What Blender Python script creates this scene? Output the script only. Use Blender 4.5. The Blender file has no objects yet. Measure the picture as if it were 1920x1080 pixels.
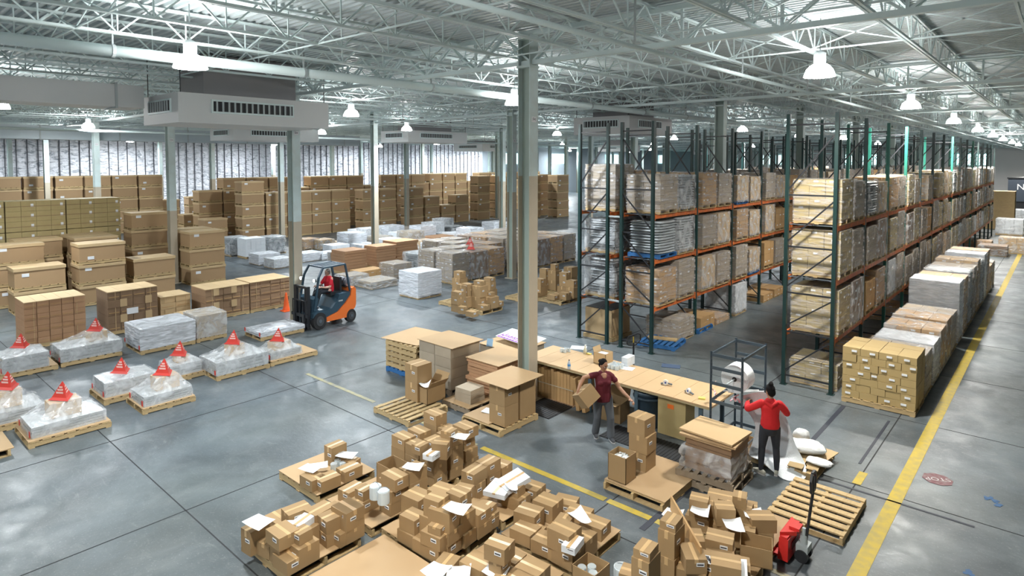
import bpy, math, random
from mathutils import Vector, Matrix
RN = random.Random(11)
C = bpy.context.scene.collection
sc = bpy.context.scene
PI = math.pi
# ---------------------------------------------------------------- camera
CAMH = 5.7; FPX = 1176.0
PITCH = math.atan(58 / FPX); YAW = math.radians(41.5)
cd = bpy.data.cameras.new('camera'); cam = bpy.data.objects.new('camera', cd); C.objects.link(cam)
cam.location = (0, 0, CAMH); cam.rotation_euler = (PI / 2 - PITCH, 0, YAW)
cd.sensor_width = 36; cd.lens = FPX / 1920 * 36; cd.shift_y = -180 / 1920; cd.clip_end = 400; cd.clip_start = .05
sc.camera = cam
_fw = Vector((-math.sin(YAW) * math.cos(PITCH), math.cos(YAW) * math.cos(PITCH), -math.sin(PITCH)))
_rt = Vector((math.cos(YAW), math.sin(YAW), 0)); _up = _rt.cross(_fw)
def G(px, py, z=0.0):
    """ground plan position of a photo pixel lying at height z"""
    d = _fw + (px - 960) / FPX * _rt - (py - 360) / FPX * _up
    t = (z - CAMH) / d.z
    return d.x * t, d.y * t
def PX(x, y, z):
    v = Vector((x, y, z - CAMH)); f = v.dot(_fw)
    return 960 + FPX * v.dot(_rt) / f, 360 - FPX * v.dot(_up) / f
# ---------------------------------------------------------------- materials
MATS = {}
def mat(name, col, rough=.6, metal=0., var=0., noise=None, bump=None, coat=0., emit=None, alpha=1., zsplit=None, wear=None, spec=.5):
    if name in MATS: return MATS[name]
    m = bpy.data.materials.new(name); m.use_nodes = True; nt = m.node_tree; N = nt.nodes; L = nt.links
    b = N['Principled BSDF']; b.inputs['Roughness'].default_value = rough; b.inputs['Metallic'].default_value = metal
    b.inputs['Coat Weight'].default_value = coat; b.inputs['Alpha'].default_value = alpha
    b.inputs['Specular IOR Level'].default_value = spec
    c4 = (*col, 1); b.inputs['Base Color'].default_value = c4
    tc = N.new('ShaderNodeTexCoord'); cur = None
    def nz(scale, det=4, src='Object', st=None):
        n = N.new('ShaderNodeTexNoise'); n.inputs['Scale'].default_value = scale; n.inputs['Detail'].default_value = det
        if st:
            mp = N.new('ShaderNodeMapping'); mp.inputs['Scale'].default_value = st; L.new(tc.outputs[src], mp.inputs[0]); L.new(mp.outputs[0], n.inputs[0])
        else: L.new(tc.outputs[src], n.inputs[0])
        return n
    def mixn(a, bb, fac):
        x = N.new('ShaderNodeMix'); x.data_type = 'RGBA'
        if isinstance(fac, float): x.inputs[0].default_value = fac
        else: L.new(fac, x.inputs[0])
        for i, v in ((6, a), (7, bb)):
            if isinstance(v, tuple): x.inputs[i].default_value = v
            else: L.new(v, x.inputs[i])
        return x.outputs[2]
    cur = c4
    if zsplit:
        sx = N.new('ShaderNodeSeparateXYZ'); L.new(tc.outputs['Object'], sx.inputs[0])
        gt = N.new('ShaderNodeMath'); gt.operation = 'GREATER_THAN'; gt.inputs[1].default_value = zsplit[0]; L.new(sx.outputs[2], gt.inputs[0])
        cur = mixn((*zsplit[1], 1), c4, gt.outputs[0])
    if noise:
        n = nz(noise[0], 5, st=noise[3] if len(noise) > 3 else None)
        rp = N.new('ShaderNodeMapRange'); rp.inputs[1].default_value = .35; rp.inputs[2].default_value = .65; L.new(n.outputs[0], rp.inputs[0])
        d = tuple(noise[2]) + (1,)
        sc_ = N.new('ShaderNodeMath'); sc_.operation = 'MULTIPLY'; sc_.inputs[1].default_value = noise[1]; L.new(rp.outputs[0], sc_.inputs[0])
        cur = mixn(cur, d, sc_.outputs[0])
    if var:
        oi = N.new('ShaderNodeObjectInfo'); hs = N.new('ShaderNodeHueSaturation')
        mr = N.new('ShaderNodeMapRange'); mr.inputs[3].default_value = 1 - var; mr.inputs[4].default_value = 1 + var * .8
        L.new(oi.outputs['Random'], mr.inputs[0]); L.new(mr.outputs[0], hs.inputs['Value'])
        if isinstance(cur, tuple): hs.inputs['Color'].default_value = cur
        else: L.new(cur, hs.inputs['Color'])
        cur = hs.outputs[0]
    if not isinstance(cur, tuple): L.new(cur, b.inputs['Base Color'])
    if bump:
        n = nz(bump[0], 3, st=bump[2] if len(bump) > 2 else None); bp = N.new('ShaderNodeBump'); bp.inputs['Strength'].default_value = bump[1]; bp.inputs['Distance'].default_value = .03
        L.new(n.outputs[0], bp.inputs['Height']); L.new(bp.outputs[0], b.inputs['Normal'])
    if emit: b.inputs['Emission Color'].default_value = (*emit[0], 1); b.inputs['Emission Strength'].default_value = emit[1]
    MATS[name] = m; return m
def wrapmat(name, tint, a0, a1, rough=.22, stretch=(1, 1, 6)):
    m = bpy.data.materials.new(name); m.use_nodes = True; nt = m.node_tree; N = nt.nodes; L = nt.links
    b = N['Principled BSDF']; b.inputs['Base Color'].default_value = (*tint, 1); b.inputs['Roughness'].default_value = rough
    tc = N.new('ShaderNodeTexCoord'); mp = N.new('ShaderNodeMapping'); mp.inputs['Scale'].default_value = stretch
    n = N.new('ShaderNodeTexNoise'); n.inputs['Scale'].default_value = 2.2; n.inputs['Detail'].default_value = 5; n.inputs['Distortion'].default_value = .8
    L.new(tc.outputs['Object'], mp.inputs[0]); L.new(mp.outputs[0], n.inputs[0])
    mr = N.new('ShaderNodeMapRange'); mr.inputs[1].default_value = .38; mr.inputs[2].default_value = .68; mr.inputs[3].default_value = a0; mr.inputs[4].default_value = a1
    L.new(n.outputs[0], mr.inputs[0]); L.new(mr.outputs[0], b.inputs['Alpha'])
    bp = N.new('ShaderNodeBump'); bp.inputs['Strength'].default_value = .7; bp.inputs['Distance'].default_value = .05
    L.new(n.outputs[0], bp.inputs['Height']); L.new(bp.outputs[0], b.inputs['Normal'])
    MATS[name] = m; return m
CARD = mat('cardboard', (.46, .28, .12), .75, var=.16, noise=(3, .25, (.52, .34, .16)))
CARDT = mat('cardboard_pale', (.52, .37, .20), .75, var=.08, noise=(2, .3, (.52, .34, .17)))
CARDD = mat('cardboard_dark', (.24, .15, .085), .8, var=.15, noise=(5, .3, (.30, .19, .11)))
CARDR = mat('cardboard_reddish', (.42, .24, .13), .75, var=.14, noise=(3, .25, (.48, .29, .16)))
CARDO = mat('cardboard_olive', (.42, .33, .15), .75, var=.08, noise=(4, .3, (.5, .4, .2)))
CARDG = mat('cardboard_greyed', (.36, .30, .22), .7, var=.12, noise=(4, .3, (.45, .38, .3)))
GAY = mat('bin_board', (.40, .26, .135), .75, var=.10, noise=(1.5, .2, (.46, .31, .17)))
GAYT = mat('bin_lid_board', (.58, .42, .23), .7, var=.08)
EDGE = mat('board_edge', (.20, .12, .06), .85)
SHEET = mat('sheet_board', (.46, .315, .17), .7, var=.06, noise=(1.4, .35, (.44, .28, .14)))
TAPE = mat('tape', (.56, .38, .19), .3)
PAPER = mat('white_paper', (.78, .80, .82), .6, var=.05)
WHITEB = mat('white_board', (.72, .76, .80), .6, var=.06)
INK = mat('ink', (.04, .04, .05), .7)
WOOD = mat('pallet_wood', (.52, .38, .19), .75, var=.15, noise=(6, .5, (.36, .25, .13), (1, 6, 6)))
WOODG = mat('pallet_wood_grey', (.30, .24, .17), .8, var=.15, noise=(6, .5, (.2, .15, .1)))
BLUEW = mat('blue_pallet_paint', (.03, .14, .36), .6)
GREEN = mat('rack_green', (.006, .036, .034), .45, var=.3)
GREEN_LIT = mat('rack_green_lit', (.012, .12, .09), .45)  # brighter copy of the rack green, lamp light put into the colour
ORANGE = mat('beam_orange', (.68, .16, .03), .5, var=.1, noise=(8, .6, (.22, .09, .05)))
STEELW = mat('painted_steel', (.68, .80, .80), .45)
STEELG = mat('painted_steel_grey', (.40, .45, .46), .5)
DARK = mat('dark_plastic', (.015, .017, .02), .5)
BLACKM = mat('black_metal', (.02, .022, .026), .4)
GREYM = mat('grey_metal', (.12, .15, .18), .4, .3)
WRAP = wrapmat('stretch_wrap', (.62, .60, .60), .06, .55)
WRAPW = wrapmat('white_wrap', (.80, .83, .88), .35, .9)
WRAPC = wrapmat('clear_wrap', (.78, .80, .82), .10, .60, .15, (1.5, 1.5, 1.5))
SACK = mat('grey_sacks', (.46, .50, .52), .35, var=.1, noise=(5, .5, (.22, .24, .26), (1, 1, 5)))
RED = mat('red_sign', (.60, .04, .025), .45)
YEL = mat('yellow_paint', (.50, .36, .035), .6, noise=(7, .6, (.30, .26, .10)))
# ---------------------------------------------------------------- mesh builder
class MB:
    def __init__(s): s.v = []; s.f = []; s.m = []
    def add(s, vs, fs, mi=0, M=None):
        o = len(s.v)
        s.v += [tuple(M @ Vector(p)) if M else tuple(p) for p in vs]
        s.f += [tuple(o + i for i in f) for f in fs]; s.m += [mi] * len(fs); return s
    def box(s, x, y, z, sx, sy, h, rz=0, mi=0, M=None, top=None, top_sc=1.):
        a, b = sx / 2, sy / 2; c, q = math.cos(rz), math.sin(rz); vs = []
        for zz, k in ((z, 1.), (z + h, top_sc)):
            for i, j in ((-a, -b), (a, -b), (a, b), (-a, b)):
                i *= k; j *= k
                vs.append((x + i * c - j * q, y + i * q + j * c, zz))
        o = len(s.f)
        s.add(vs, [(3, 2, 1, 0), (4, 5, 6, 7), (0, 1, 5, 4), (1, 2, 6, 5), (2, 3, 7, 6), (3, 0, 4, 7)], mi, M)
        if top is not None: s.m[o + 1] = top
        return s
    def bar(s, p, q, w, h=None, mi=0):
        """square bar from p to q"""
        p, q = Vector(p), Vector(q); d = q - p; h = h or w
        if d.length < 1e-6: return s
        d.normalize(); u = d.cross(Vector((0, 0, 1)))
        if u.length < 1e-3: u = Vector((1, 0, 0))
        u.normalize(); v = u.cross(d)
        vs = [e + u * i * w / 2 + v * j * h / 2 for e in (p, q) for i, j in ((-1, -1), (1, -1), (1, 1), (-1, 1))]
        return s.add(vs, [(3, 2, 1, 0), (4, 5, 6, 7), (0, 1, 5, 4), (1, 2, 6, 5), (2, 3, 7, 6), (3, 0, 4, 7)], mi)
    def tube(s, p, q, r, n=10, r2=None, mi=0, caps=True):
        p, q = Vector(p), Vector(q); d = (q - p).normalized(); r2 = r if r2 is None else r2
        u = d.orthogonal().normalized(); v = d.cross(u); vs = []
        for e, rr in ((p, r), (q, r2)):
            for i in range(n): a = 2 * PI * i / n; vs.append(e + (u * math.cos(a) + v * math.sin(a)) * rr)
        fs = [(i, (i + 1) % n, n + (i + 1) % n, n + i) for i in range(n)]
        if caps: fs += [tuple(reversed(range(n))), tuple(range(n, 2 * n))]
        return s.add(vs, fs, mi)
    def lathe(s, x, y, prof, n=20, mi=0, M=None):
        vs = []; fs = []
        for r, z in prof:
            for i in range(n): a = 2 * PI * i / n; vs.append((x + r * math.cos(a), y + r * math.sin(a), z))
        for k in range(len(prof) - 1):
            for i in range(n): fs.append((k * n + i, k * n + (i + 1) % n, (k + 1) * n + (i + 1) % n, (k + 1) * n + i))
        fs.append(tuple(reversed(range(n)))); fs.append(tuple(range((len(prof) - 1) * n, len(prof) * n)))
        return s.add(vs, fs, mi, M)
    def prism(s, poly, z0, z1, mi=0, M=None):
        n = len(poly); vs = [(*p, z0) for p in poly] + [(*p, z1) for p in poly]
        return s.add(vs, [tuple(reversed(range(n))), tuple(range(n, 2 * n))] + [(i, (i + 1) % n, n + (i + 1) % n, n + i) for i in range(n)], mi, M)
    def build(s, name, mats, parent=None, loc=None, rz=0, smooth=False):
        me = bpy.data.meshes.new(name); me.from_pydata(s.v, [], s.f)
        if not isinstance(mats, (list, tuple)): mats = [mats]
        for m in mats: me.materials.append(m)
        if len(mats) > 1: me.polygons.foreach_set('material_index', s.m)
        if smooth: me.polygons.foreach_set('use_smooth', [True] * len(s.f))
        me.update(); o = bpy.data.objects.new(name, me); C.objects.link(o)
        if parent is not None: o.parent = parent
        if loc is not None: o.location = loc
        o.rotation_euler.z = rz; return o
def tag(o, label, cat, group=None, kind=None):
    o['label'] = label; o['category'] = cat
    if group: o['group'] = group
    if kind: o['kind'] = kind
    return o
def empty(name, loc, rz=0):
    o = bpy.data.objects.new(name, None); C.objects.link(o); o.location = loc; o.rotation_euler.z = rz; o.empty_display_size = .2; return o
def struct(o): o['kind'] = 'structure'; return o
USED = set()
PROTO = bpy.data.collections.new('unused_prototypes')   # never linked to the scene
def to_proto(o):
    for c in list(o.children): to_proto(c)
    C.objects.unlink(o); PROTO.objects.link(o); return o
def inst(o, loc, rz=0, scale=None, label=None, group=None, cat=None, _p=None):
    """copy a prototype thing and its parts into the scene"""
    c = o.copy(); C.objects.link(c)
    if _p is None:
        c.parent = None; c.location = loc; c.rotation_euler = (0, 0, rz)
        if scale: c.scale = scale
        if label: c['label'] = label
        if group: c['group'] = group
        if cat: c['category'] = cat
    else: c.parent = _p
    for k in o.children: inst(k, None, _p=c)
    return c
ORD = ['nearest', 'second', 'third', 'fourth', 'fifth', 'sixth', 'seventh', 'eighth', 'ninth', 'tenth', 'eleventh', 'twelfth', 'thirteenth', 'fourteenth', 'fifteenth', 'sixteenth', 'seventeenth', 'eighteenth', 'nineteenth', 'twentieth', 'twenty-first', 'twenty-second', 'twenty-third', 'twenty-fourth', 'twenty-fifth', 'twenty-sixth', 'twenty-seventh', 'twenty-eighth', 'twenty-ninth', 'thirtieth']
ORD += ['thirty-' + w for w in ('first', 'second', 'third', 'fourth', 'fifth', 'sixth', 'seventh', 'eighth', 'ninth')]
# ---------------------------------------------------------------- building shell
X0, X1, Y0, Y1 = -70.0, 9.0, -14.0, 150.0
ZD = 8.78
CX_ = [-9.5 + 10.8, -9.5, -20.1, -31.1, -42.2, -53.5, -65]
CY_ = [.1, 11.3, 22.7, 34.1, 45.5, 56.9, 68.3, 79.7, 91.1, 102.5, 113.9, 125.3, 136.7]
def floor_material():
    m = bpy.data.materials.new('concrete'); m.use_nodes = True; nt = m.node_tree; N = nt.nodes; L = nt.links; b = N['Principled BSDF']
    geo = N.new('ShaderNodeNewGeometry')
    def noise(s, d=5, r=.5, dist=0., st=None):
        n = N.new('ShaderNodeTexNoise'); n.inputs['Scale'].default_value = s; n.inputs['Detail'].default_value = d; n.inputs['Roughness'].default_value = r; n.inputs['Distortion'].default_value = dist
        if st:
            mp = N.new('ShaderNodeMapping'); mp.inputs['Scale'].default_value = st; L.new(geo.outputs['Position'], mp.inputs[0]); L.new(mp.outputs[0], n.inputs[0])
        else: L.new(geo.outputs['Position'], n.inputs[0])
        return n.outputs[0]
    def ramp(v, a, b_):
        r = N.new('ShaderNodeMapRange'); r.inputs[1].default_value = a; r.inputs[2].default_value = b_; L.new(v, r.inputs[0]); return r.outputs[0]
    def mix(a, bb, f):
        x = N.new('ShaderNodeMix'); x.data_type = 'RGBA'
        if isinstance(f, float): x.inputs[0].default_value = f
        else: L.new(f, x.inputs[0])
        for i, v in ((6, a), (7, bb)):
            if isinstance(v, tuple): x.inputs[i].default_value = (*v, 1)
            else: L.new(v, x.inputs[i])
        return x.outputs[2]
    def mul(a, k):
        q = N.new('ShaderNodeMath'); q.operation = 'MULTIPLY'; L.new(a, q.inputs[0])
        if isinstance(k, float): q.inputs[1].default_value = k
        else: L.new(k, q.inputs[1])
        return q.outputs[0]
    c = mix((.122, .147, .163), (.068, .083, .094), ramp(noise(.35, 6, .6, .6), .4, .62))
    c = mix(c, (.22, .24, .245), mul(ramp(noise(1.1, 8, .65, .4), .5, .75), .45))
    c = mix(c, (.08, .09, .095), mul(ramp(noise(.9, 8, .7, 1.5, (1, .35, 1)), .53, .72), .7))
    c = mix(c, (.24, .26, .25), mul(ramp(noise(2.6, 9, .75, 2.5, (.6, 1.4, 1)), .55, .70), .45))
    c = mix(c, (.10, .115, .10), mul(ramp(noise(.16, 3, .5, .4), .48, .62), .35))   # tyre and drag marks
    c = mix(c, (.055, .06, .06), mul(ramp(noise(6, 7, .75), .60, .70), .6))                       # oil specks
    c = mix(c, (.33, .35, .36), mul(ramp(noise(30, 2, .5), .62, .7), .25))
    L.new(c, b.inputs['Base Color'])
    rr = N.new('ShaderNodeMapRange'); rr.inputs[1].default_value = .35; rr.inputs[2].default_value = .65; rr.inputs[3].default_value = .30; rr.inputs[4].default_value = .5
    L.new(noise(1.3, 6, .6, .5), rr.inputs[0]); L.new(rr.outputs[0], b.inputs['Roughness'])
    bp = N.new('ShaderNodeBump'); bp.inputs['Strength'].default_value = .12; bp.inputs['Distance'].default_value = .02; L.new(noise(14, 4), bp.inputs['Height']); L.new(bp.outputs[0], b.inputs['Normal'])
    return m
f = MB().box((X0 + X1) / 2, (Y0 + Y1) / 2, -.3, X1 - X0, Y1 - Y0, .3).build('floor', floor_material()); struct(f)
JOINT = mat('joint_filler', (.02, .022, .024), .8)
jb = MB()
for y in (-1.6, 2.15, 3.94 - .0, 8.05, 12.05, 15.9, 19.8, 23.8, 27.6, 31.5, 35.4):
    pass
for x in (-26.4, -20.6, -14.4, -10.6, -5.55, -2.62, .9): jb.box(x, 40, .0005, .022, 108, .002)
for y in (3.94, 8.02, 12.1, 15.9, 19.9, 24, 28, 32, 36, 40, 44, 48, 52): jb.box(-30, y, .0005, 78, .02, .002)
jb.build('floor_joints', JOINT, f)['label'] = 'black filled joints between the concrete slabs'
yl = MB()
yl.box(-1.99, 51, .002, .21, 126, .003)
yl.box(-4.95, 8.76, .002, 1.3, .13, .003); yl.box(-7.1, 8.76, .002, 2.9, .13, .003)
yl.build('floor_stripe', YEL, f)['label'] = 'yellow painted lane stripes'
YF = mat('yellow_paint_faded', (.36, .32, .16), .6, noise=(7, .8, (.22, .23, .21)))
y2 = MB(); y2.box(-10.3, 8.76, .002, 3.2, .1, .003); y2.box(-13.6, 8.76, .002, 3.0, .1, .003); y2.box(-2.9, 8.75, .002, 1.6, .1, .003)
y2.build('faded_stripe', YF, f)
MB().box(-2.61, 12.4, .003, .14, .55, .003).build('floor_stripe', YEL, f)
DKL = mat('dark_tape_line', (.03, .035, .05), .6)
dl = MB(); dl.box(-4.75, 10.2, .0035, .1, 3.6, .002); dl.box(-4.0, 11.9, .003, 6.2, .05, .002); dl.box(-3.72, 14.6, .003, .09, 2.6, .002); dl.box(-2.75, 14.3, .003, .05, 2.6, .002)
dl.build('tape_line', DKL, f)
# STOP mark on the floor
sx_, sy_ = G(1758, 899)
st = MB(); st.prism([(.24 * math.cos(PI / 8 + i * PI / 4), .24 * math.sin(PI / 8 + i * PI / 4)) for i in range(8)], 0, .003)
MAR = mat('worn_maroon', (.16, .05, .06), .6, noise=(12, .8, (.22, .16, .16)))
so = st.build('floor_sign', MAR, loc=(sx_, sy_, .003)); tag(so, 'worn maroon octagonal STOP mark stuck on the concrete beside yellow line', 'floor sign')
def text(s, size, m, parent, loc, rot=(0, 0, 0), name='lettering', ext=.001, align='CENTER'):
    cu = bpy.data.curves.new(name, 'FONT'); cu.body = s; cu.size = size; cu.align_x = align; cu.align_y = 'CENTER'; cu.extrude = ext
    cu.materials.append(m); cu.resolution_u = 3; q = bpy.data.objects.new(name, cu); C.objects.link(q)
    bpy.context.view_layer.update(); me = bpy.data.meshes.new_from_object(q.evaluated_get(bpy.context.evaluated_depsgraph_get())); C.objects.unlink(q)
    o = bpy.data.objects.new(name, me); C.objects.link(o); o.parent = parent; o.location = loc; o.rotation_euler = rot; return o
text('STOP', .17, mat('worn_white', (.5, .48, .48), .6), so, (0, 0, .005), (0, 0, PI + .5))
BPAINT = mat('blue_floor_paint', (.04, .11, .24), .6)
for (px, py, n) in ((1855, 935, 9), (1873, 948, 7), (1822, 1078, 5)):
    b_ = MB(); x, y = G(px, py)
    for k in range(n):
        a, r = RN.random() * 6.3, RN.random() * .1
        b_.prism([(r * math.cos(a) + (.02 + .03 * RN.random()) * math.cos(t * PI / 4), r * math.sin(a) + (.02 + .03 * RN.random()) * math.sin(t * PI / 4)) for t in range(8)], 0, .001 + .0004 * k)
    b_.build('paint_spot', BPAINT, f, (x, y, .302 - .3))
def wall_mat(name, col): return mat(name, col, .7, noise=(.4, .3, tuple(c * .8 for c in col)))
WB = wall_mat('wall_paint', (.60, .57, .55)); WG = wall_mat('wall_grey', (.33, .38, .42))
FOIL = bpy.data.materials.new('foil_blanket'); FOIL.use_nodes = True
def foil():
    nt = FOIL.node_tree; N = nt.nodes; L = nt.links; b = N['Principled BSDF']; b.inputs['Metallic'].default_value = .1; b.inputs['Roughness'].default_value = .3
    geo = N.new('ShaderNodeNewGeometry')
    n = N.new('ShaderNodeTexNoise'); n.inputs['Scale'].default_value = 1.5; n.inputs['Detail'].default_value = 6; n.inputs['Distortion'].default_value = 1.2
    mp = N.new('ShaderNodeMapping'); mp.inputs['Scale'].default_value = (1, 1, 2.4); L.new(geo.outputs['Position'], mp.inputs[0]); L.new(mp.outputs[0], n.inputs[0])
    cr = N.new('ShaderNodeValToRGB'); cr.color_ramp.elements[0].position = .30; cr.color_ramp.elements[0].color = (.34, .37, .42, 1); cr.color_ramp.elements[1].position = .50; cr.color_ramp.elements[1].color = (.93, .94, 1, 1)
    L.new(n.outputs[0], cr.inputs[0]); L.new(cr.outputs[0], b.inputs['Base Color'])
    bp = N.new('ShaderNodeBump'); bp.inputs['Strength'].default_value = 1; bp.inputs['Distance'].default_value = .3; L.new(n.outputs[0], bp.inputs['Height']); L.new(bp.outputs[0], b.inputs['Normal'])
foil()
struct(MB().box(X0 - .15, 29, 0, .3, 86, 9).build('wall_left', FOIL))
sb = MB()
for i in range(106): sb.box(X0 + .06, -13 + i * .8, 0, .08, .06, 8.2)
s_ = sb.build('trim_1', mat('strap', (.05, .055, .07), .6)); struct(s_)
struct(MB().box(X0 - .15, 111, 0, .3, 78, 9).build('wall_left', WG))
struct(MB().box((X0 + X1) / 2, Y1 + .15, 0, X1 - X0, .3, 9).build('wall_back', WB))
struct(MB().box(X1 + .15, (Y0 + Y1) / 2, 0, .3, Y1 - Y0, 9).build('wall_right', WB))
struct(MB().box((X0 + X1) / 2, Y0 - .15, 0, X1 - X0, .3, 9).build('wall_front', WB))
DAY = mat('daylight_glass', (.5, .7, .7), .2, emit=((.55, .95, .95), 2.2))
wi = 0
for (x, w) in ((-14, 5.2), (-33, 6.5), (1.5, 6), (-52, 5), (-62, 4)):
    wi += 1
    w_ = MB().box(x, Y1 - .06, 4.9, w, .1, 2.2).build('window_%d' % wi, DAY); struct(w_)
    fr = MB()
    for k in (-1, 0, 1): fr.box(x + k * w / 2, Y1 - .14, 4.85, .12, .1, 2.3)
    for z in (4.85, 7.05): fr.box(x, Y1 - .14, z, w + .1, .1, .1)
    fr.build('window_frame', STEELW, w_)
for (y, w) in ((79, 3.4), (92, 4.5), (110, 5), (132, 5)):
    wi += 1
    w_ = MB().box(X0 + .06, y, 5.2, .1, w, 1.8).build('window_%d' % wi, DAY); struct(w_)
    fr = MB()
    for k in (-1, 0, 1): fr.box(X0 + .14, y + k * w / 2, 5.15, .1, .12, 1.9)
    fr.build('window_frame', STEELW, w_)
# steel roof deck: corrugated sheet, ribs running across the joists
dk = MB(); P_ = .19; n = int((Y1 - Y0) / P_); vs = []; fs = []
for i in range(n):
    y = Y0 + i * P_
    for dy, dz in ((0, .07), (.085, .07), (.1, 0), (.175, 0)):
        vs += [(X0, y + dy, ZD + dz), (X1, y + dy, ZD + dz)]
for i in range(n * 4 - 1): fs.append((2 * i, 2 * i + 1, 2 * i + 3, 2 * i + 2))
dk.add(vs, fs)
dk.box((X0 + X1) / 2, (Y0 + Y1) / 2, ZD + .08, X1 - X0, Y1 - Y0, .2)
deck = dk.build('ceiling', mat('roof_deck', (.60, .68, .69), .5, noise=(.25, .4, (.46, .48, .5)))); struct(deck)
# open web joists along y (one line per 1.86 m), girders along x over the columns
jm = MB(); zb, zt = 8.14, 8.72; A = Y0; B = Y1
for z in (zb, zt):
    for dx in (-.035, .035): jm.box(dx, (A + B) / 2, z - .025, .045, B - A, .05)
p = .62; k = 0; y = A + .1
while y < B - p:
    q = (zt, zb) if k % 2 == 0 else (zb, zt)
    jm.bar((0, y, q[0]), (0, y + p, q[1]), .03, .03)
    if k % 2 == 0: jm.bar((0, y + p, zb), (0, y + p, zt), .025)
    y += p; k += 1
j0 = jm.build('joist', STEELW, deck, (-2.5, 0, 0))
for k in range(-36, 6):
    if k == 0: continue
    o = j0.copy(); C.objects.link(o); o.location.x = -2.5 + 1.86 * k
gm = MB(); zb, zt = 7.98, 8.66
for z, w in ((zb, .13), (zt, .13)): gm.box((X0 + X1) / 2, 0, z - .05, X1 - X0, w, .1)
x = X0 + .2; k = 0; p = .93
while x < X1 - p:
    q = (zb, zt) if k % 2 else (zt, zb)
    for dy in (-.05, .05): gm.bar((x, dy, q[0]), (x + p, dy, q[1]), .035, .045)
    if k % 2 == 0: gm.bar((x + p, 0, zb), (x + p, 0, zt), .05)
    x += p; k += 1
g0 = gm.build('girder', STEELW, deck, (0, CY_[1], 0))
for y in [CY_[0]] + CY_[2:]:
    o = g0.copy(); C.objects.link(o); o.location.y = y
# bridging rods between the joists
br = MB()
y = -8.
while y < 100:
    br.box((X0 + X1) / 2, y, 8.12, X1 - X0, .03, .03)
    for k in range(-36, 5):
        xx = -2.5 + 1.86 * k
        if y < 40: br.bar((xx, y, 8.14), (xx + 1.86, y, 8.7), .022); br.bar((xx, y, 8.7), (xx + 1.86, y, 8.14), .022)
    y += 3.8
br.build('bridging', STEELW, deck)
# columns
def col_proto(zs, up, lo, nm):
    c = MB(); w = .17
    for s in (-1, 1): c.box(s * w, 0, 0, .022, .30, 8.62)
    c.box(0, 0, 0, 2 * w, .018, 8.62, mi=1); c.box(0, 0, 0, .5, .46, .03); c.box(0, 0, 8.52, .44, .36, .04)
    c.box(0, 0, 7.86, .4, .34, .05)
    return c, mat(nm, up, .5, zsplit=(zs, lo), noise=(3, .2, tuple(v * .7 for v in lo)))
WEB = mat('column_web', (.34, .42, .38), .5)
UPC, LOC_ = (.60, .72, .72), (.50, .44, .34)
for i, x in enumerate(CX_):
    for j, y in enumerate(CY_):
        if x > 0 and j < 1: continue
        if x > -5 and j < 4: continue
        if x == -9.5 and j >= 2: x, y = -10.35, 24.2 + 12 * (j - 2)
        if y > 149: continue        # the near aisle side is open in the photo
        if (x, y) == (-9.5, .1): continue
        zs = {(-9.5, 11.3): 5.35, (-20.1, 11.3): 3.6, (-31.1, 11.3): 3.4}.get((x, y), 4.2)
        c, m = col_proto(zs, UPC, LOC_, 'column_paint_%d' % int(zs * 100))
        o = c.build('column', [m, WEB], loc=(x, y, 0)); struct(o)
        if y < 30:
            MB().box(.185, 0, 0, .006, .16, .13).build('number_plate', PAPER, o, (0, 0, 6.6))
            text('%s%d' % ('GFEDCBA'[i], 3 + j), .1, INK, o, (.19, 0, 6.665), (PI / 2, 0, PI / 2), 'number')
# ---------------------------------------------------------------- pipes and ducts
tag(MB().tube((-13.7, -13, 7.8), (-13.7, 149, 7.8), .11, 14).build('sprinkler_main', STEELW, smooth=True), 'thick pale pipe running the length of the roof below the joists', 'pipe')
hg = MB().bar((-13.7, 0, 7.9), (-13.7, 0, 8.72), .03).tube((-13.7, - .03, 7.8), (-13.7, .03, 7.8), .13, 14).build('pipe_hanger', STEELG, bpy.data.objects['sprinkler_main'])
for y in range(4, 60, 4): o = hg.copy(); C.objects.link(o); o.location.y = y
for (x, z, r) in ((-38.6, 7.3, .07), (-25, 7.7, .05), (-5.9, 7.75, .045)):
    o = MB().tube((x, -13, z), (x, 149, z), r, 10).build('sprinkler_pipe', STEELW, smooth=True)
    tag(o, {-38.6: 'white pipe far left hanging low in front of the silver wall', -25: 'thin pale pipe under the joists left of the forklift', -5.9: 'thin pale pipe along the roof above the right-hand racks'}[x], 'pipe', 'sprinkler pipes under the roof')
    h = MB().bar((x, 0, z), (x, 0, 8.72), .03).build('pipe_hanger', STEELG, o)
    for y in range(5, 70, 5): q = h.copy(); C.objects.link(q); q.location.y = y
STEELS = mat('stainless_duct', (.50, .50, .55), .3, .7)
x, y = G(970, 440, .3)
x, y = -19.75, 23.3
o = MB().tube((x, y, 0), (x, y, 8.7), .33, 20).build('vertical_duct', STEELS, loc=(0, 0, 0), smooth=True); tag(o, 'round silver steel duct rising beside the column behind the centre post', 'duct')
MB().tube((x, y, 2.2), (x, y, 2.3), .35, 20).tube((x, y, 5), (x, y, 5.08), .35, 20).build('duct_band', STEELG, o)
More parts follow.
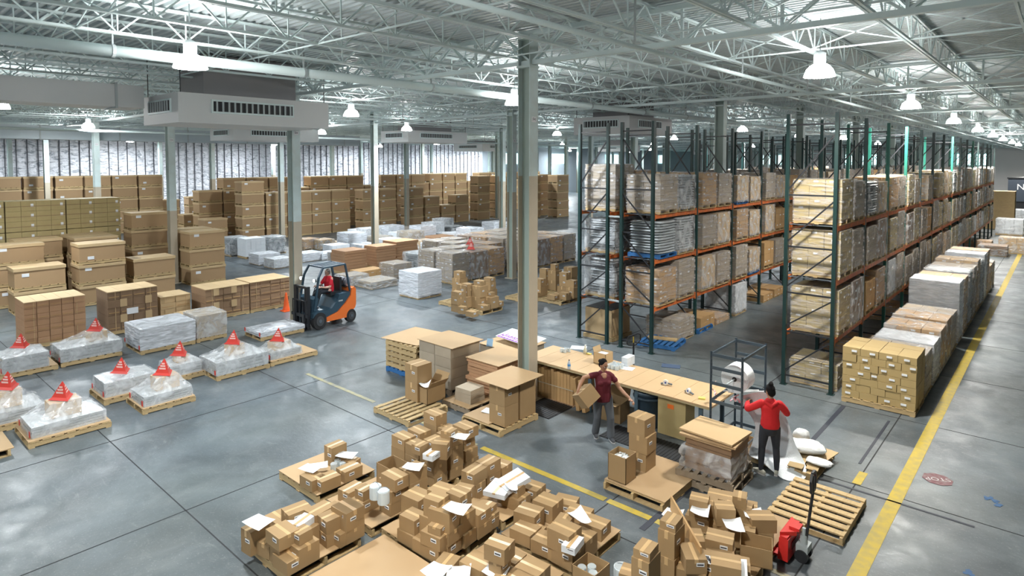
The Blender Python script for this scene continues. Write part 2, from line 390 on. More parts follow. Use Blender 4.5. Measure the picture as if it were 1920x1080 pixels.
# air handlers (plenum boxes with grilles)
def air_unit(px, py, zb, sy, sx, h, label, duct=0, ang=0):
    x, y = G(px, py, zb)
    root = MB(); root.box(-sx / 2, sy / 2, 0, sx, sy, h)
    r = root.build('air_diffuser', mat('duct_paint', (.62, .64, .64), .5), loc=(x, y, zb), rz=ang); tag(r, label, 'air diffuser', 'ceiling air diffusers')
    g = MB(); gy0, gy1 = sy * .2, sy * .72
    g.box(.02, (gy0 + gy1) / 2, h * .36, .04, gy1 - gy0 + .1, h * .34 + .1); g.build('grille_frame', STEELW, r); g = MB()
    g.box(-sx * .5, -.02, h * .36, sx * .6 + .1, .04, h * .34 + .1)
    g.build('grille_frame', STEELW, r)
    g = MB()
    g.box(.03, (gy0 + gy1) / 2, h * .36 + .05, .045, gy1 - gy0, h * .34); g.build('grille_opening', DARK, r); g = MB(); g.box(-sx * .5, -.03, h * .36 + .05, sx * .6, .045, h * .34)
    g.build('grille_opening', DARK, r)
    g = MB(); nn = int((gy1 - gy0) / .16)
    for i in range(nn): g.box(.055, gy0 + (i + .5) * (gy1 - gy0) / nn, h * .36 + .05, .05, .05, h * .34)
    g.build('grille_vane', STEELG, r); g = MB()
    nn = int(sx * .6 / .16)
    for i in range(nn): g.box(-sx * .8 + (i + .5) * sx * .6 / nn, -.055, h * .36 + .05, .05, .05, h * .34)
    g.build('grille_vane', STEELG, r)
    MB().box(-sx / 2, sy / 2, h, sx * .62, sy * .62, 8.75 - zb - h).build('duct_neck', mat('duct_paint_dark', (.3, .3, .31), .6), r)
    rods = MB()
    for (a, b) in ((-.1, .1), (-.1, sy - .1), (-sx + .1, .1), (-sx + .1, sy - .1)): rods.bar((a, b, h), (a, b, 8.75 - zb), .02)
    rods.build('hanger_rod', BLACKM, r)
    return r
u = air_unit(335, 229, 6.75, 4.6, 2.6, .82, 'large pale air diffuser box with black grilles hanging at upper left')
d = MB().box(-20.3, 3.6, 7.2, 1.2, 5.8, .62).build('supply_duct', mat('duct_paint', (.6, .6, .6))); tag(d, 'grey rectangular duct leading to the big air diffuser', 'duct')
for y in (.75, 3.2, 5.8): MB().box(-20.3, y, 7.16, 1.26, .06, .7).build('duct_flange', STEELG, d)
air_unit(437, 262, 6.9, 5.4, 3, .72, 'far air diffuser below the left duct beside the forklift column')
air_unit(765, 266, 7.0, 5.6, 3, .8, 'pale air diffuser with wide grille right of the centre-left column')
air_unit(905, 283, 6.9, 6.4, 5, .9, 'distant air diffuser over the tallest cardboard bins')
air_unit(1180, 250, 7.0, 4.2, 3.2, .85, 'air diffuser seen through the near green rack uprights')
air_unit(1165, 284, 6.8, 4.2, 3.2, .75, 'smaller farther air diffuser seen through the near green rack')
air_unit(1335, 290, 6.6, 4.8, 3.2, .9, 'farthest air diffuser seen between the green racks')
d = MB().box(-44.4, 17, 6.95, 1.4, 27, .78).build('supply_duct', mat('duct_blue', (.50, .58, .62), .45)); tag(d, 'long pale blue rectangular duct in front of the silver wall', 'duct')
for y in range(5, 31, 4): MB().box(-44.4, y, 6.92, 1.45, .07, .84).build('duct_flange', STEELG, d)
# ---------------------------------------------------------------- lamps
LG = mat('lamp_glow', (.9, .9, .9), .3, emit=((1, .98, .96), 62))
dome = MB(); prof = [(.30, 0), (.285, .06), (.25, .15), (.19, .22), (.11, .27)]
dome.lathe(0, 0, prof, 20)
dm = dome.build('high_bay_lamp', LG, smooth=True)
hb = MB(); hb.lathe(0, 0, [(.1, .26), (.12, .3), (.12, .48), (.06, .52), (.03, .53), (.02, .55)], 12); hb.bar((0, 0, .5), (0, 0, 1.2), .02)
hb.build('ballast_housing', STEELG, dm)
tag(dm, 'x', 'lamp', 'high bay lamps under the roof'); to_proto(dm)
lamps = []
for i, y in enumerate((14.0, 24.4, 35.3, 46.3, 57, 67.5, 80, 92)): lamps.append((-3.9 - .05 * i, y, 'in the right-hand lamp row over the green racks'))
lamps += [(-12.9, 14.7, 'beside the centre column'), (-14.3, 36.5, 'over the aisle of the left rack'), (-14.6, 47.8, 'beyond the left rack'), (-13.7, 56, 'far beyond the left rack'), (-12.4, 4.9, 'behind the thick pipe upper left')]
lamps += [(-20.9, 14.2, 'over the forklift'), (-28.4, 23.0, 'right of the second column'), (-36, 22.2, 'left of the second column'), (-26.6, 4.4, 'at the left picture edge')]
lamps += [(-50, 44.5, 'near the distant diffuser'), (-42.4, 46, 'left of the silver duct'), (-43.6, 58, 'right of the centre column'), (-24, 47, 'seen through the left rack'), (-33, 60, 'in the far hall'), (-38.5, 10, 'over the tan carton wall'), (-50, 12, 'near the silver wall'), (-50, 28, 'over the big bins')]
added_lamps = [(-3.9, 104), (-3.9, 116), (-3.9, 128), (-3.9, 140), (-16, 140), (-30, 140), (-45, 138), (-66, 70), (-66, 90), (-66, 110), (-3.9, 3.0), (-12.5, -6), (-21, -4), (-3.9, -7), (-31, -6), (-64.5, 6), (-64.5, 20), (-64.5, 34), (-64.5, 48), (-64.5, 62), (-26, 34), (-60, 62), (-30, 80), (-50, 90), (-15, 75)]  # lamps added to brighten the far and foil walls, plus rows behind the camera
k = 0
for x, y, w in lamps:
    if 'right-hand lamp row' in w:
        w = ('nearest lamp' if k == 0 else ORD[k] + ' lamp') + ' ' + w; k += 1
    else: w = 'lamp hanging ' + w
    inst(dm, (x, y, 7.44), label='glowing white dome ' + w)
for x, y in added_lamps: inst(dm, (x, y, 7.44), label='glowing white dome lamp added to light the walls and continue the rows', group='lamps added to light the walls and continue the rows')
for x, y in [l[:2] for l in lamps] + added_lamps:
    ld = bpy.data.lights.new('lamp_light', 'AREA'); ld.shape = 'DISK'; ld.size = .56
    near = x * x + y * y < 900
    ld.spread = 2.6 if x > -30 else 3.14; ld.energy = 310 if near else (430 if x > -55 else 900); ld.color = (1, .96, .88) if x > -8 else (.88, .95, 1)
    o = bpy.data.objects.new('lamp_light', ld); C.objects.link(o); o.location = (x, y, 7.41)
w = bpy.data.worlds.new('world'); sc.world = w; w.use_nodes = True
w.node_tree.nodes['Background'].inputs[0].default_value = (.6, .75, .9, 1); w.node_tree.nodes['Background'].inputs[1].default_value = .5
sc.view_settings.view_transform = 'Standard'; sc.view_settings.look = 'None'; sc.view_settings.gamma = 1; sc.view_settings.exposure = 0.66
sc.cycles.max_bounces = 8; sc.cycles.diffuse_bounces = 3; sc.cycles.glossy_bounces = 2; sc.cycles.transparent_max_bounces = 8; sc.cycles.transmission_bounces = 2
# ---------------------------------------------------------------- pallets and pallet loads
def pallet_mb(L=1.2, W=1.0, m=0, grey=False):
    t = MB(); n = 7
    for i in range(n): t.box(-L / 2 + (i + .5) * L / n, 0, .12, L / n * .58, W, .022)
    s = []
    for k in (-1, 0, 1):
        q = MB()
        q.box(0, k * (W / 2 - .03), .02, L, .045, .1)
        for e in (-.28, .28): pass
        s.append(q)
    b = MB()
    for k in (-1, 0, 1): b.box(k * (L / 2 - .06), 0, 0, .1, W, .02)
    return t, s, b
def pallet(L=1.2, W=1.0, m=WOOD, parent=None, name='pallet'):
    t, s, b = pallet_mb(L, W)
    r = t.build(name, m, parent)
    if parent is None:
        for q in s: q.build('stringer', m, r)
        b.build('bottom_boards', m, r)
    return r
def pallet_part(root, L, W, m=WOOD):
    t = MB(); n = 7
    for i in range(n): t.box(-L / 2 + (i + .5) * L / n, 0, .11, L / n * .75, W, .02)
    for k in (-1, 0, 1): t.box(0, k * (W / 2 - .03), .015, L, .05, .1)
    for k in (-1, 0, 1): t.box(k * (L / 2 - .06), 0, 0, .1, W, .018)
    return t.build('pallet', m, root)
def cartons_mb(L, W, H, nx, ny, nz, gap=.008, lab=True, z0=.135, seed=1, jit=.006):
    r = random.Random(seed); t = MB()
    for k in range(nz):
        a, b = (nx, ny) if k % 2 == 0 or nx == ny else (nx, ny)
        for i in range(a):
            for j in range(b):
                if 0 < i < a - 1 and 0 < j < b - 1 and k < nz - 1: continue
                sx, sy, h = L / a, W / b, H / nz
                sh = (sx * .25 if k % 2 else 0) * 0
                x = -L / 2 + (i + .5) * sx + r.uniform(-jit, jit); y = -W / 2 + (j + .5) * sy + r.uniform(-jit, jit)
                t.box(x, y, z0 + k * h, sx - gap, sy - gap, h - gap * .6)
                if lab:
                    zc = z0 + (k + .55) * h; lw = min(.11, sx * .35); lh = min(.045, h * .3)
                    if j == 0 and r.random() < .45: t.box(x + r.uniform(-.3, .3) * (sx - lw) * .6, -W / 2 - .001 + .004, zc, lw, .012, lh, mi=1)
                    if i == a - 1 and r.random() < .3: t.box(L / 2 + .001 - .004, y, zc, .012, lw, lh, mi=1)
                    if i == 0 and r.random() < .5: t.box(-L / 2 + .003, y, zc, .012, lw, lh, mi=1)
    return t
def shell_mb(L, W, z0, z1, seed=1, sl=.03, nseg=5):
    """stretch film hugging a load: slightly crumpled skin"""
    r = random.Random(seed); t = MB(); ring = []
    a, b = L / 2 + .012, W / 2 + .012
    pts = []
    for i in range(nseg): pts.append((-a + 2 * a * i / nseg, -b))
    for i in range(nseg): pts.append((a, -b + 2 * b * i / nseg))
    for i in range(nseg): pts.append((a - 2 * a * i / nseg, b))
    for i in range(nseg): pts.append((-a, b - 2 * b * i / nseg))
    n = len(pts); lev = 6; vs = []
    for l in range(lev + 1):
        z = z0 + (z1 - z0) * l / lev
        for x, y in pts:
            s = 1 + r.uniform(-.001, sl)
            if l == lev: s = 1.0
            vs.append((x * s, y * s, z + (r.uniform(-.01, .012) if 0 < l < lev else .012)))
    fs = []
    for l in range(lev):
        for i in range(n): fs.append((l * n + i, l * n + (i + 1) % n, (l + 1) * n + (i + 1) % n, (l + 1) * n + i))
    vs.append((0, 0, z1 + .025)); c = len(vs) - 1
    for i in range(n): fs.append((lev * n + i, lev * n + (i + 1) % n, c))
    return t.add(vs, fs)
def sacks_mb(L, W, H, n, seed=1, z0=.13):
    r = random.Random(seed); t = MB()
    h = H / n; N_ = 28
    for k in range(n):
        ox, oy = r.uniform(-.02, .02), r.uniform(-.02, .02); vs = []
        for dz, s in ((.08, .93), (.5, 1.03), (.92, .93)):
            for i in range(N_):
                a = 2 * PI * i / N_; c, q = math.cos(a), math.sin(a)
                e = .32
                xx = math.copysign(abs(c) ** e, c) * L / 2 * s * (1 + r.uniform(-.02, .02)); yy = math.copysign(abs(q) ** e, q) * W / 2 * s * (1 + r.uniform(-.02, .02))
                vs.append((xx + ox, yy + oy, z0 + (k + dz) * h + r.uniform(-.1, .1) * h))
        fs = [(l * N_ + i, l * N_ + (i + 1) % N_, (l + 1) * N_ + (i + 1) % N_, (l + 1) * N_ + i) for l in (0, 1) for i in range(N_)]
        fs += [tuple(reversed(range(N_))), tuple(range(2 * N_, 3 * N_))]
        t.add(vs, fs)
    return t
def load_proto(kind, L=1.1, W=1.15, H=1.0, seed=1, pm=WOOD, nx=3, ny=4, nz=5, cm=CARDG, wrap=WRAP):
    root = empty('pallet_load', (0, 0, 0)); tag(root, 'x', 'pallet load')
    if kind == 'cartons': cartons_mb(L, W, H, nx, ny, nz, seed=seed).build('carton_stack', [cm, PAPER], root)
    elif kind == 'sacks': sacks_mb(L, W, H, nz, seed).build('sack_stack', cm, root)
    elif kind == 'sheets':
        r = random.Random(seed); t = MB()
        for k in range(nz): t.box(r.uniform(-.02, .02), r.uniform(-.02, .02), .135 + k * H / nz, L - r.uniform(0, .05), W - r.uniform(0, .05), H / nz - .008)
        t.build('sheet_bundle', cm, root)
    if wrap: shell_mb(L, W, .06, .135 + H, seed).build('stretch_wrap', wrap, root, smooth=False)
    pallet_part(root, max(L, 1.0), max(W, 1.0), pm)
    return to_proto(root)
LP = {
    'tan': load_proto('cartons', 1.12, 1.1, 1.0, 1, nx=3, ny=3, nz=6, cm=CARDO, wrap=WRAP),
    'brown': load_proto('cartons', 1.12, 1.1, 1.02, 2, nx=4, ny=4, nz=5, cm=CARD, wrap=WRAP),
    'grey': load_proto('cartons', 1.12, 1.1, 1.05, 3, nx=4, ny=4, nz=6, cm=CARDG, wrap=WRAP),
    'pale': load_proto('cartons', 1.1, 1.05, .95, 4, nx=3, ny=3, nz=4, cm=CARDT, wrap=WRAPC),
    'bare': load_proto('cartons', 1.1, 1.08, .9, 5, nx=2, ny=3, nz=4, cm=CARD, wrap=None),
    'sacks': load_proto('sacks', 1.1, 1.1, 1.0, 6, nz=13, cm=SACK, wrap=WRAPC),
    'sacksb': load_proto('sacks', 1.1, 1.1, 1.0, 6, nz=12, cm=SACK, wrap=None, pm=BLUEW),
    'white': load_proto('cartons', 1.1, 1.1, 1.0, 7, nx=3, ny=3, nz=4, cm=WHITEB, wrap=WRAPC),
    'dark': load_proto('cartons', 1.14, 1.12, 1.0, 8, nx=3, ny=4, nz=5, cm=CARDD, wrap=WRAPC),
    'blue': load_proto('cartons', 1.12, 1.1, .92, 9, nx=3, ny=3, nz=5, cm=CARDT, wrap=WRAPC, pm=BLUEW),
}
DESC = {'tan': 'olive carton load in film', 'brown': 'brown carton load in film', 'grey': 'greyish wrapped carton load', 'pale': 'pale carton load in clear film', 'bare': 'unwrapped brown carton load',
        'sacks': 'wrapped grey sack load', 'sacksb': 'grey sack load on blue pallet', 'white': 'white wrapped carton load', 'dark': 'dark brown wrapped load', 'blue': 'pale load on blue pallet'}
# ---------------------------------------------------------------- pallet racks
LV = [1.36, 2.78, 4.12]; RH = 6.87; BAY = 2.88
def post_mb():
    t = MB()
    t.box(0, 0, 0, .085, .1, RH); t.box(0, 0, 0, .16, .16, .012)
    for i in range(45): pass
    return t
def frame_proto(depth, m, mirror=False):
    r = MB(); z = .25; s = 1 if not mirror else -1
    hs = [.25, 1.1, 1.75, 2.75, 3.05, 4.05, 5.0, 6.55]
    for zz in (.25, 1.38, 2.38, 3.55, 4.85, 6.6): r.bar((0, 0, zz), (-depth, 0, zz), .04)
    for a, b in ((.35, 1.3), (1.5, 2.3), (2.5, 3.5), (3.65, 4.75), (4.95, 6.4)):
        if mirror: r.bar((-depth, 0, b), (0, 0, a), .035)
        else: r.bar((-depth, 0, a), (0, 0, b), .035)
    f = r.build('upright_frame', BLACKM)
    for x in (0, -depth):
        p = post_mb().build('post', m, f, (x, 0, 0))
    return f
def beam_mb(): 
    t = MB(); t.box(0, BAY / 2, -.12, .05, BAY - .1, .11)
    for y in (.07, BAY - .07): t.box(.0, y, -.17, .07, .04, .22)
    return t
def rack(name, xf, y0, nb, depth, label, light=(), mirror=False, skip_back=False, first_posts=True):
    root = empty('pallet_rack', (xf, y0, 0)); tag(root, label, 'pallet rack', 'green pallet racks')
    fp = frame_proto(depth, GREEN, mirror); fl = frame_proto(depth, GREEN_LIT, mirror)
    bm = beam_mb().build('beam', ORANGE)
    for i in range(nb + 1):
        src = fl if i in light else fp  # frames listed here take the copy with light in its colour
        c = src.copy(); C.objects.link(c); c.parent = root; c.location = (0, i * BAY, 0)
        for k in src.children: d = k.copy(); C.objects.link(d); d.parent = c
    for i in range(nb):
        for z in LV:
            for x in (.01, -depth - .01):
                c = bm.copy(); C.objects.link(c); c.parent = root; c.location = (x, i * BAY, z)
    db = MB()
    for q in (.06, .18, .38, .62, .82, .94): db.box(-depth / 2, q * BAY, -.03, depth, .04, .02)
    for q in (.08, .5, .92): db.box(-depth * q, BAY / 2, -.03, .03, BAY - .15, .02)
    dk_ = db.build('wire_deck', GREYM)
    for i in range(nb):
        for z in LV: c = dk_.copy(); C.objects.link(c); c.parent = root; c.location = (0, i * BAY, z)
    for o in (fp, fl, bm, dk_): to_proto(o)
    return root
XR2 = -4.15; YR = 16.45
rack('r2', XR2, YR, 15, 1.12, 'long green rack with orange beams beside the yellow floor line', light=(2, 3, 7, 10))
XR1 = -9.05
rack('r1', XR1, YR, 15, 1.05, 'front half of the green double rack in the middle, orange beams', mirror=True)
rack('r1b', XR1 - 1.55, YR, 15, 1.05, 'rear half of the green double rack, behind the orange beams', light=())
ti = MB()
for i in range(6):
    for z in (1.4, 4.0, 6.5): ti.bar((XR1 - 1.05, YR + i * BAY, z), (XR1 - 1.55, YR + i * BAY, z), .05)
ti.build('rack_spacer', STEELG, bpy.data.objects['pallet_rack.001']).location = (-XR1, -YR, 0)
rack('r3', -15.2, 36, 8, 1.05, 'distant dark rack behind the double rack')
def lbl(kind, lev, bay, side, rk):
    lv = ('on floor', 'low beam', 'mid beam', 'top beam')[lev]
    return '%s, %s, %s bay %s, %s' % (DESC[kind], lv, ORD[bay], side, rk)
def put_load(kind, xf, y, z, label, group, rz=0, depth=1.12, sc_=None):
    return inst(LP[kind], (xf - depth / 2 + .06, y, z), rz=rz, scale=sc_, label=label, group=group)
R = random.Random(5)
first2 = {(0, 1, 0): 'tan', (0, 2, 0): 'tan', (0, 3, 0): 'tan', (0, 1, 1): 'dark', (0, 2, 1): 'grey', (0, 3, 1): 'grey', (1, 1, 0): 'bare', (1, 2, 0): 'grey', (1, 3, 0): 'sacks', (1, 1, 1): 'brown', (1, 2, 1): 'dark', (1, 3, 1): 'pale'}
kinds2 = ['grey', 'pale', 'tan', 'brown', 'dark', 'grey', 'pale', 'bare', 'sacks', 'white', 'grey', 'tan', 'grey']
for b in range(15):
    for lv in (1, 2, 3):
        for s in (0, 1):
            k = first2.get((b, lv, s)) or R.choice(kinds2)
            if (b, lv, s) not in first2 and R.random() < .06: continue
            y = YR + b * BAY + (.82 if s == 0 else 2.06)
            put_load(k, XR2 + .0, y + R.uniform(-.03, .03), LV[lv - 1], lbl(k, lv, b, ('near half', 'far half')[s], 'right rack'), 'loads in the long right-hand rack', sc_=(1, 1, R.uniform(.86, 1.06)))
    if b in (0, 1, 3, 5, 6): put_load('brown' if b else 'tan', XR2, YR + b * BAY + .85, 0, lbl('brown' if b else 'tan', 0, b, 'near half', 'right rack'), 'loads in the long right-hand rack', sc_=(1, 1, .55 if b == 0 else .5))
first1 = {(0, 1, 0): 'brown', (0, 2, 0): 'sacksb', (0, 3, 0): 'grey', (0, 1, 1): 'grey', (0, 2, 1): 'sacks', (0, 3, 1): 'sacks', (1, 1, 0): 'pale', (1, 2, 0): 'grey', (1, 3, 0): 'brown', (1, 1, 1): 'grey', (1, 2, 1): 'pale', (1, 3, 1): 'grey',
          (2, 1, 0): 'grey', (2, 2, 0): 'brown', (2, 3, 0): 'blue', (2, 1, 1): 'blue', (2, 2, 1): 'pale', (2, 3, 1): 'pale', (3, 1, 0): 'bare', (3, 2, 0): 'pale', (3, 3, 0): 'grey'}
kinds1 = ['grey', 'brown', 'pale', 'bare', 'grey', 'pale']
for b in range(15):
    for lv in (1, 2, 3):
        if b > 4 and lv < 3: continue
        for s in (0, 1):
            k = first1.get((b, lv, s)) or R.choice(kinds1)
            y = YR + b * BAY + (.82 if s == 0 else 2.06)
            put_load(k, XR1, y + R.uniform(-.03, .03), LV[lv - 1], lbl(k, lv, b, ('near half', 'far half')[s], 'double rack'), 'loads in the double rack', depth=1.05, sc_=(1, 1, R.uniform(.9, 1.06)))
for (b, s, k, h) in ((0, 1, 'grey', .6), (1, 0, 'bare', .45), (2, 0, 'white', 1.0), (3, 0, 'bare', .3), (3, 1, 'bare', .35), (1, 1, 'brown', .2)):
    put_load(k, XR1, YR + b * BAY + (.82 if s == 0 else 2.06), 0, lbl(k, 0, b, ('near half', 'far half')[s], 'double rack'), 'loads in the double rack', depth=1.05, sc_=(1, 1, h))
for (b, lv, s, k, h) in ((0, 3, 0, 'grey', 1.25), (0, 2, 0, 'sacks', .95), (0, 1, 0, 'sacks', 1.1), (0, 3, 1, 'brown', 1.1), (0, 2, 1, 'sacks', 1), (0, 1, 1, 'sacks', 1), (1, 3, 0, 'pale', 1.1), (1, 2, 0, 'sacks', 1), (1, 1, 0, 'grey', 1), (2, 3, 0, 'brown', 1.), (3, 3, 0, 'grey', 1.), (4, 3, 0, 'grey', 1.)):
    put_load(k, XR1 - 1.55, YR + b * BAY + (.82 if s == 0 else 2.06), LV[lv - 1], lbl(k, lv, b, ('near half', 'far half')[s], 'rear rack half'), 'loads in the rear rack half', depth=1.05, sc_=(1, 1, h))
for b in range(8):
    k = R.choice(kinds1); put_load(k, -15.2, 36 + b * BAY + .9, LV[2], lbl(k, 3, b, 'near half', 'distant dark rack'), 'loads in the distant dark rack')
# ---------------------------------------------------------------- the floor row between the right rack and the yellow line
row = [(16.72, 'stack', 1.1), (17.95, 'grey', 1.05), (19.15, 'white', 1.05), (20.3, 'brown', 1.15), (21.45, 'brown', 1.2), (22.6, 'grey', 1.15), (24.0, 'white', 1.9), (25.3, 'pale', 1.85), (26.6, 'sacks', 1.9), (27.9, 'grey', 1.85), (29.2, 'pale', 1.95), (30.5, 'sacks', 1.8), (31.8, 'white', 1.9), (33.1, 'pale', 1.9), (34.5, 'brown', 1.1), (35.8, 'grey', 1.1)]
TALL = {}
for k, nz in (('grey', 8), ('white', 7), ('pale', 8), ('sacks', 20), ('brown', 9)):
    cm = {'grey': CARDG, 'white': WHITEB, 'pale': CARDT, 'sacks': SACK, 'brown': CARD}[k]
    TALL[k] = load_proto('sacks' if k == 'sacks' else 'cartons', 1.3, 1.08, 1.75, 31 + nz, nx=3, ny=3, nz=nz, cm=cm, wrap=WRAPW if k == 'white' else WRAP)
MED = {k: load_proto('cartons', 1.3, 1.05, 1.0, 50 + i, nx=3, ny=3, nz=5, cm=cm, wrap=w) for i, (k, cm, w) in enumerate((('grey', CARDG, WRAP), ('white', WHITEB, WRAPW), ('brown', CARD, WRAPC)))}
n = 0
for y, k, h in row[1:]:
    n += 1
    src = TALL[k] if h > 1.5 else MED[k]
    o = inst(src, (-3.02, y, 0), label='%s, %s along the floor row behind the tan carton stack' % ({'grey': 'greyish wrapped load', 'white': 'whitish wrapped load', 'pale': 'pale wrapped load', 'sacks': 'wrapped sack load', 'brown': 'brown wrapped load'}[k], ORD[n]), group='wrapped loads along the yellow line', scale=(1, 1, h / 1.85 if h > 1.5 else h / 1.1))
root = empty('carton_stack_pallet', (-3.1, 16.75, 0)); tag(root, 'tall tan stack of labelled cartons on a pallet at the right rack foot', 'pallet load')
root.name = 'pallet_load'
t = MB(); r_ = random.Random(4)
L_, W_ = 1.5, 1.1
for k in range(7):
    z = .135 + k * .17
    ns = 5 if k % 2 else 4
    for j in range(3):
        for i in range(ns):
            if 0 < j < 2 and 0 < i < ns - 1 and k < 6: continue
            sx = L_ / ns; x = -L_ / 2 + (i + .5) * sx; y = -W_ / 2 + (j + .5) * W_ / 3
            t.box(x + r_.uniform(-.005, .005), y + r_.uniform(-.008, .008), z, sx - .008, W_ / 3 - .008, .165)
            if j == 0 and r_.random() < .8: t.box(x + r_.uniform(-.08, .08), -W_ / 2 - .008, z + .07, .11, .012, .045, mi=1)
t.build('carton_stack', [mat('cardboard_tan', (.44, .32, .14), .75), PAPER], root); pallet_part(root, 1.5, 1.15)
# far right goods beyond the row, and the grey container at the far wall
for i, (px, py, k, h, s) in enumerate(((1862, 478, 'dark', .55, 1.2), (1893, 440, 'white', 1.1, 1.5), (1898, 474, 'pale', .9, 1.2), (1835, 470, 'brown', .6, 1.2), (1905, 415, 'white', 1.0, 2.2))):
    x, y = G(px, py); inst(LP[k], (x, y, 0), label='%s, %s at the far right floor' % (DESC[k], ('leaning planks beside it', 'beyond the tall row', 'on the lane edge', 'left of the planks', 'before the grey container')[i]), scale=(s, s, h))
x, y = G(1868, 428); 
root = empty('pallet_stack', (x, y, 0)); tag(root, 'tall stack of empty wooden pallets at the far right end', 'pallet stack')
t = MB()
for k in range(22): 
    t.box(0, 0, k * .145 + .12, 2.4, 1.6, .02); t.box(0, 0, k * .145, 2.4, 1.6, .02)
    for s in (-1, 0, 1): t.box(0, s * .75, k * .145 + .02, 2.4, .08, .1)
t.build('pallet_layer', WOOD, root)
x, y = G(1945, 392)
root = empty('waste_container', (x, y, 0)); tag(root, 'dark blue-grey container with white lettering at the far right wall', 'container')
DBG = mat('container_paint', (.05, .065, .09), .5)
t = MB(); t.box(0, 0, .9, 5.5, 3, 2.7); t.build('body', DBG, root); MB().box(0, 0, 3.6, 5.7, 3.2, .15).build('rim', BLACKM, root); MB().box(0, 0, 0, 5.3, 2.8, .9).build('underframe', BLACKM, root)
text('N2', 1.0, PAPER, root, (-1.3, -1.52, 2.6), (PI / 2, 0, 0))
# ---------------------------------------------------------------- big corrugated bins
def bin_proto(L, W, lid, lab_front, seed, cm=GAY):
    """cardboard bin on its pallet, 0.82 m high; origin at the near (x+, y-) corner"""
    b = MB().box(-W / 2, L / 2, .13, W - .05, L - .05, .66).build('cardboard_bin', cm); tag(b, 'x', 'cardboard bin')
    l = MB().box(-W / 2, L / 2, .70, W, L, .11); l.build('lid', [lid], b)
    t = MB(); n = 6
    for i in range(n): t.box(-W / 2, (i + .5) * L / n, .105, W - .02, L / n * .8, .025)
    for k in (0, .5, 1): t.box(-W / 2 + (k - .5) * (W - .12), L / 2, .02, .08, L - .02, .085)
    for k in (0, .5, 1): t.box(-W / 2, L / 2 + (k - .5) * (L - .14), 0, W - .04, .12, .02)
    t.build('pallet', WOOD, b)
    if lab_front: MB().box(-.02, L * lab_front[0], lab_front[1], .012, .22, .12).build('paper_label', PAPER, b)
    return to_proto(b)
BL, BW, BU = 1.62, 1.15, .82
BP = [bin_proto(BL, BW, GAYT, (.2, .58), 1), bin_proto(BL, BW, GAYT, (.25, .2), 2), bin_proto(BL, BW, GAYT, (.22, .5), 3), bin_proto(BL, BW, GAYT, None, 4)]
def bins(x, y, n, who, group, sc=(1, 1, 1), cyc=0, rz=0, top='on top', ordz=('at the bottom', 'second up', 'third up', 'fourth up', 'fifth up', 'sixth up')):
    for (a, b_) in [(cx, cy) for cx in CX_ for cy in CY_]:
        if abs(x - .58 - a) < .82 and abs(y + .81 - b_) < 1.08: y = b_ + (.25 if y + .81 > b_ else -1.85)
    for k in range(n):
        dx, dy = RN.uniform(-.02, .02), RN.uniform(-.02, .02)
        w = 'topmost' if k == n - 1 and n > 1 else ordz[k]
        inst(BP[(k + cyc) % 4], (x + dx, y + dy, k * BU * sc[2]), rz=rz, scale=sc, label='cardboard bin, %s, in the %s' % (w, who), group=group)
g1 = 'cardboard bins stacked at left'
for (px, py, n, who, sc) in ((-14, 462, 3, 'stack cut by the left edge', (1, 1, 1)), (28, 452, 3, 'stack behind the leftmost low stack', (1, 1, 1)), (25, 505, 2, 'low stack above the leftmost brown bundle', (1, 1, 1.06)),
                             (147, 459, 3, 'tall stack left of the four-high one', (1, 1, 1)), (245, 400, 4, 'four-high stack at left', (1, .98, 1)), (250, 487, 2, 'low stack before the four-high one', (1, 1, 1)),
                             (350, 436, 3, 'stack just left of the open floor', (1, 1, 1))):
    x, y = G(px, py, n * BU * sc[2]); bins(x, y, n, who, g1, sc, cyc=px % 4)
for (dx, px, py, who) in ((0, 140, 447, 'second row behind the tall left stack'), (-1.3, 140, 447, 'third row behind the tall left stack'), (0, 322, 432, 'second row behind the rightmost stack')):
    x, y = G(px, py, 2.46); bins(min(x, -29.9) + dx, y, 3, who, g1)
g2 = 'cardboard bins across the back hall'
fa = [(20.5, 5), (22.25, 4), (24.3, 4), (26.0, 4), (27.75, 4), (29.8, 4), (31.5, 4), (34.5, 4), (36.4, 3), (38.3, 2), (40.1, 3), (43, 5), (44.8, 5)]
for i, (y, n) in enumerate(fa): bins(-43.6 + (1.2 if i > 4 else 0), y, n, 'front back-hall row, %s stack from left' % ('first' if i == 0 else ORD[i]), g2, (1, 1.03, 1.04), cyc=i)
y = 19.0; i = 0
while y < 60:
    n = 5 if i % 4 else 4
    bins(-47.2 - (y > 40) * 1.5, y, n, 'second back-hall row, %s stack from left' % ('first' if i == 0 else ORD[i]), g2, (1, 1.05, 1.08), cyc=i); y += 1.8; i += 1
y = 8.5; i = 0
while y < 19:
    bins(-55.5, y, 5, 'farthest left bin row, %s stack from left' % ('first' if i == 0 else ORD[i]), g2, (1, 1.08, 1.12), cyc=i); y += 1.85; i += 1
for i, (px, py, n, w) in enumerate(((345, 443, 2, 'left of the open floor'), (385, 455, 2, 'just behind the rightmost tall stack'), (405, 430, 1, 'before the back-hall rows'), (440, 425, 1, 'left of the back-hall rows'), (355, 420, 3, 'beside the far columns'), (300, 430, 3, 'behind the four-high stack'))):
    x, y = G(px, py); bins(x, y, n, 'small group ' + w, g2, cyc=i)
for i, (px, py, n, w) in enumerate(((1012, 405, 5, 'between the centre column and the rack'), (1045, 408, 5, 'left of the near rack upright'), (990, 410, 5, 'behind the centre column'))):
    x, y = G(px, py); bins(x, y, n, 'stack ' + w, g2, (1.1, 1.2, 1.05), cyc=i)
# black bagged goods on top of the far left bins
YWALL = 7.74
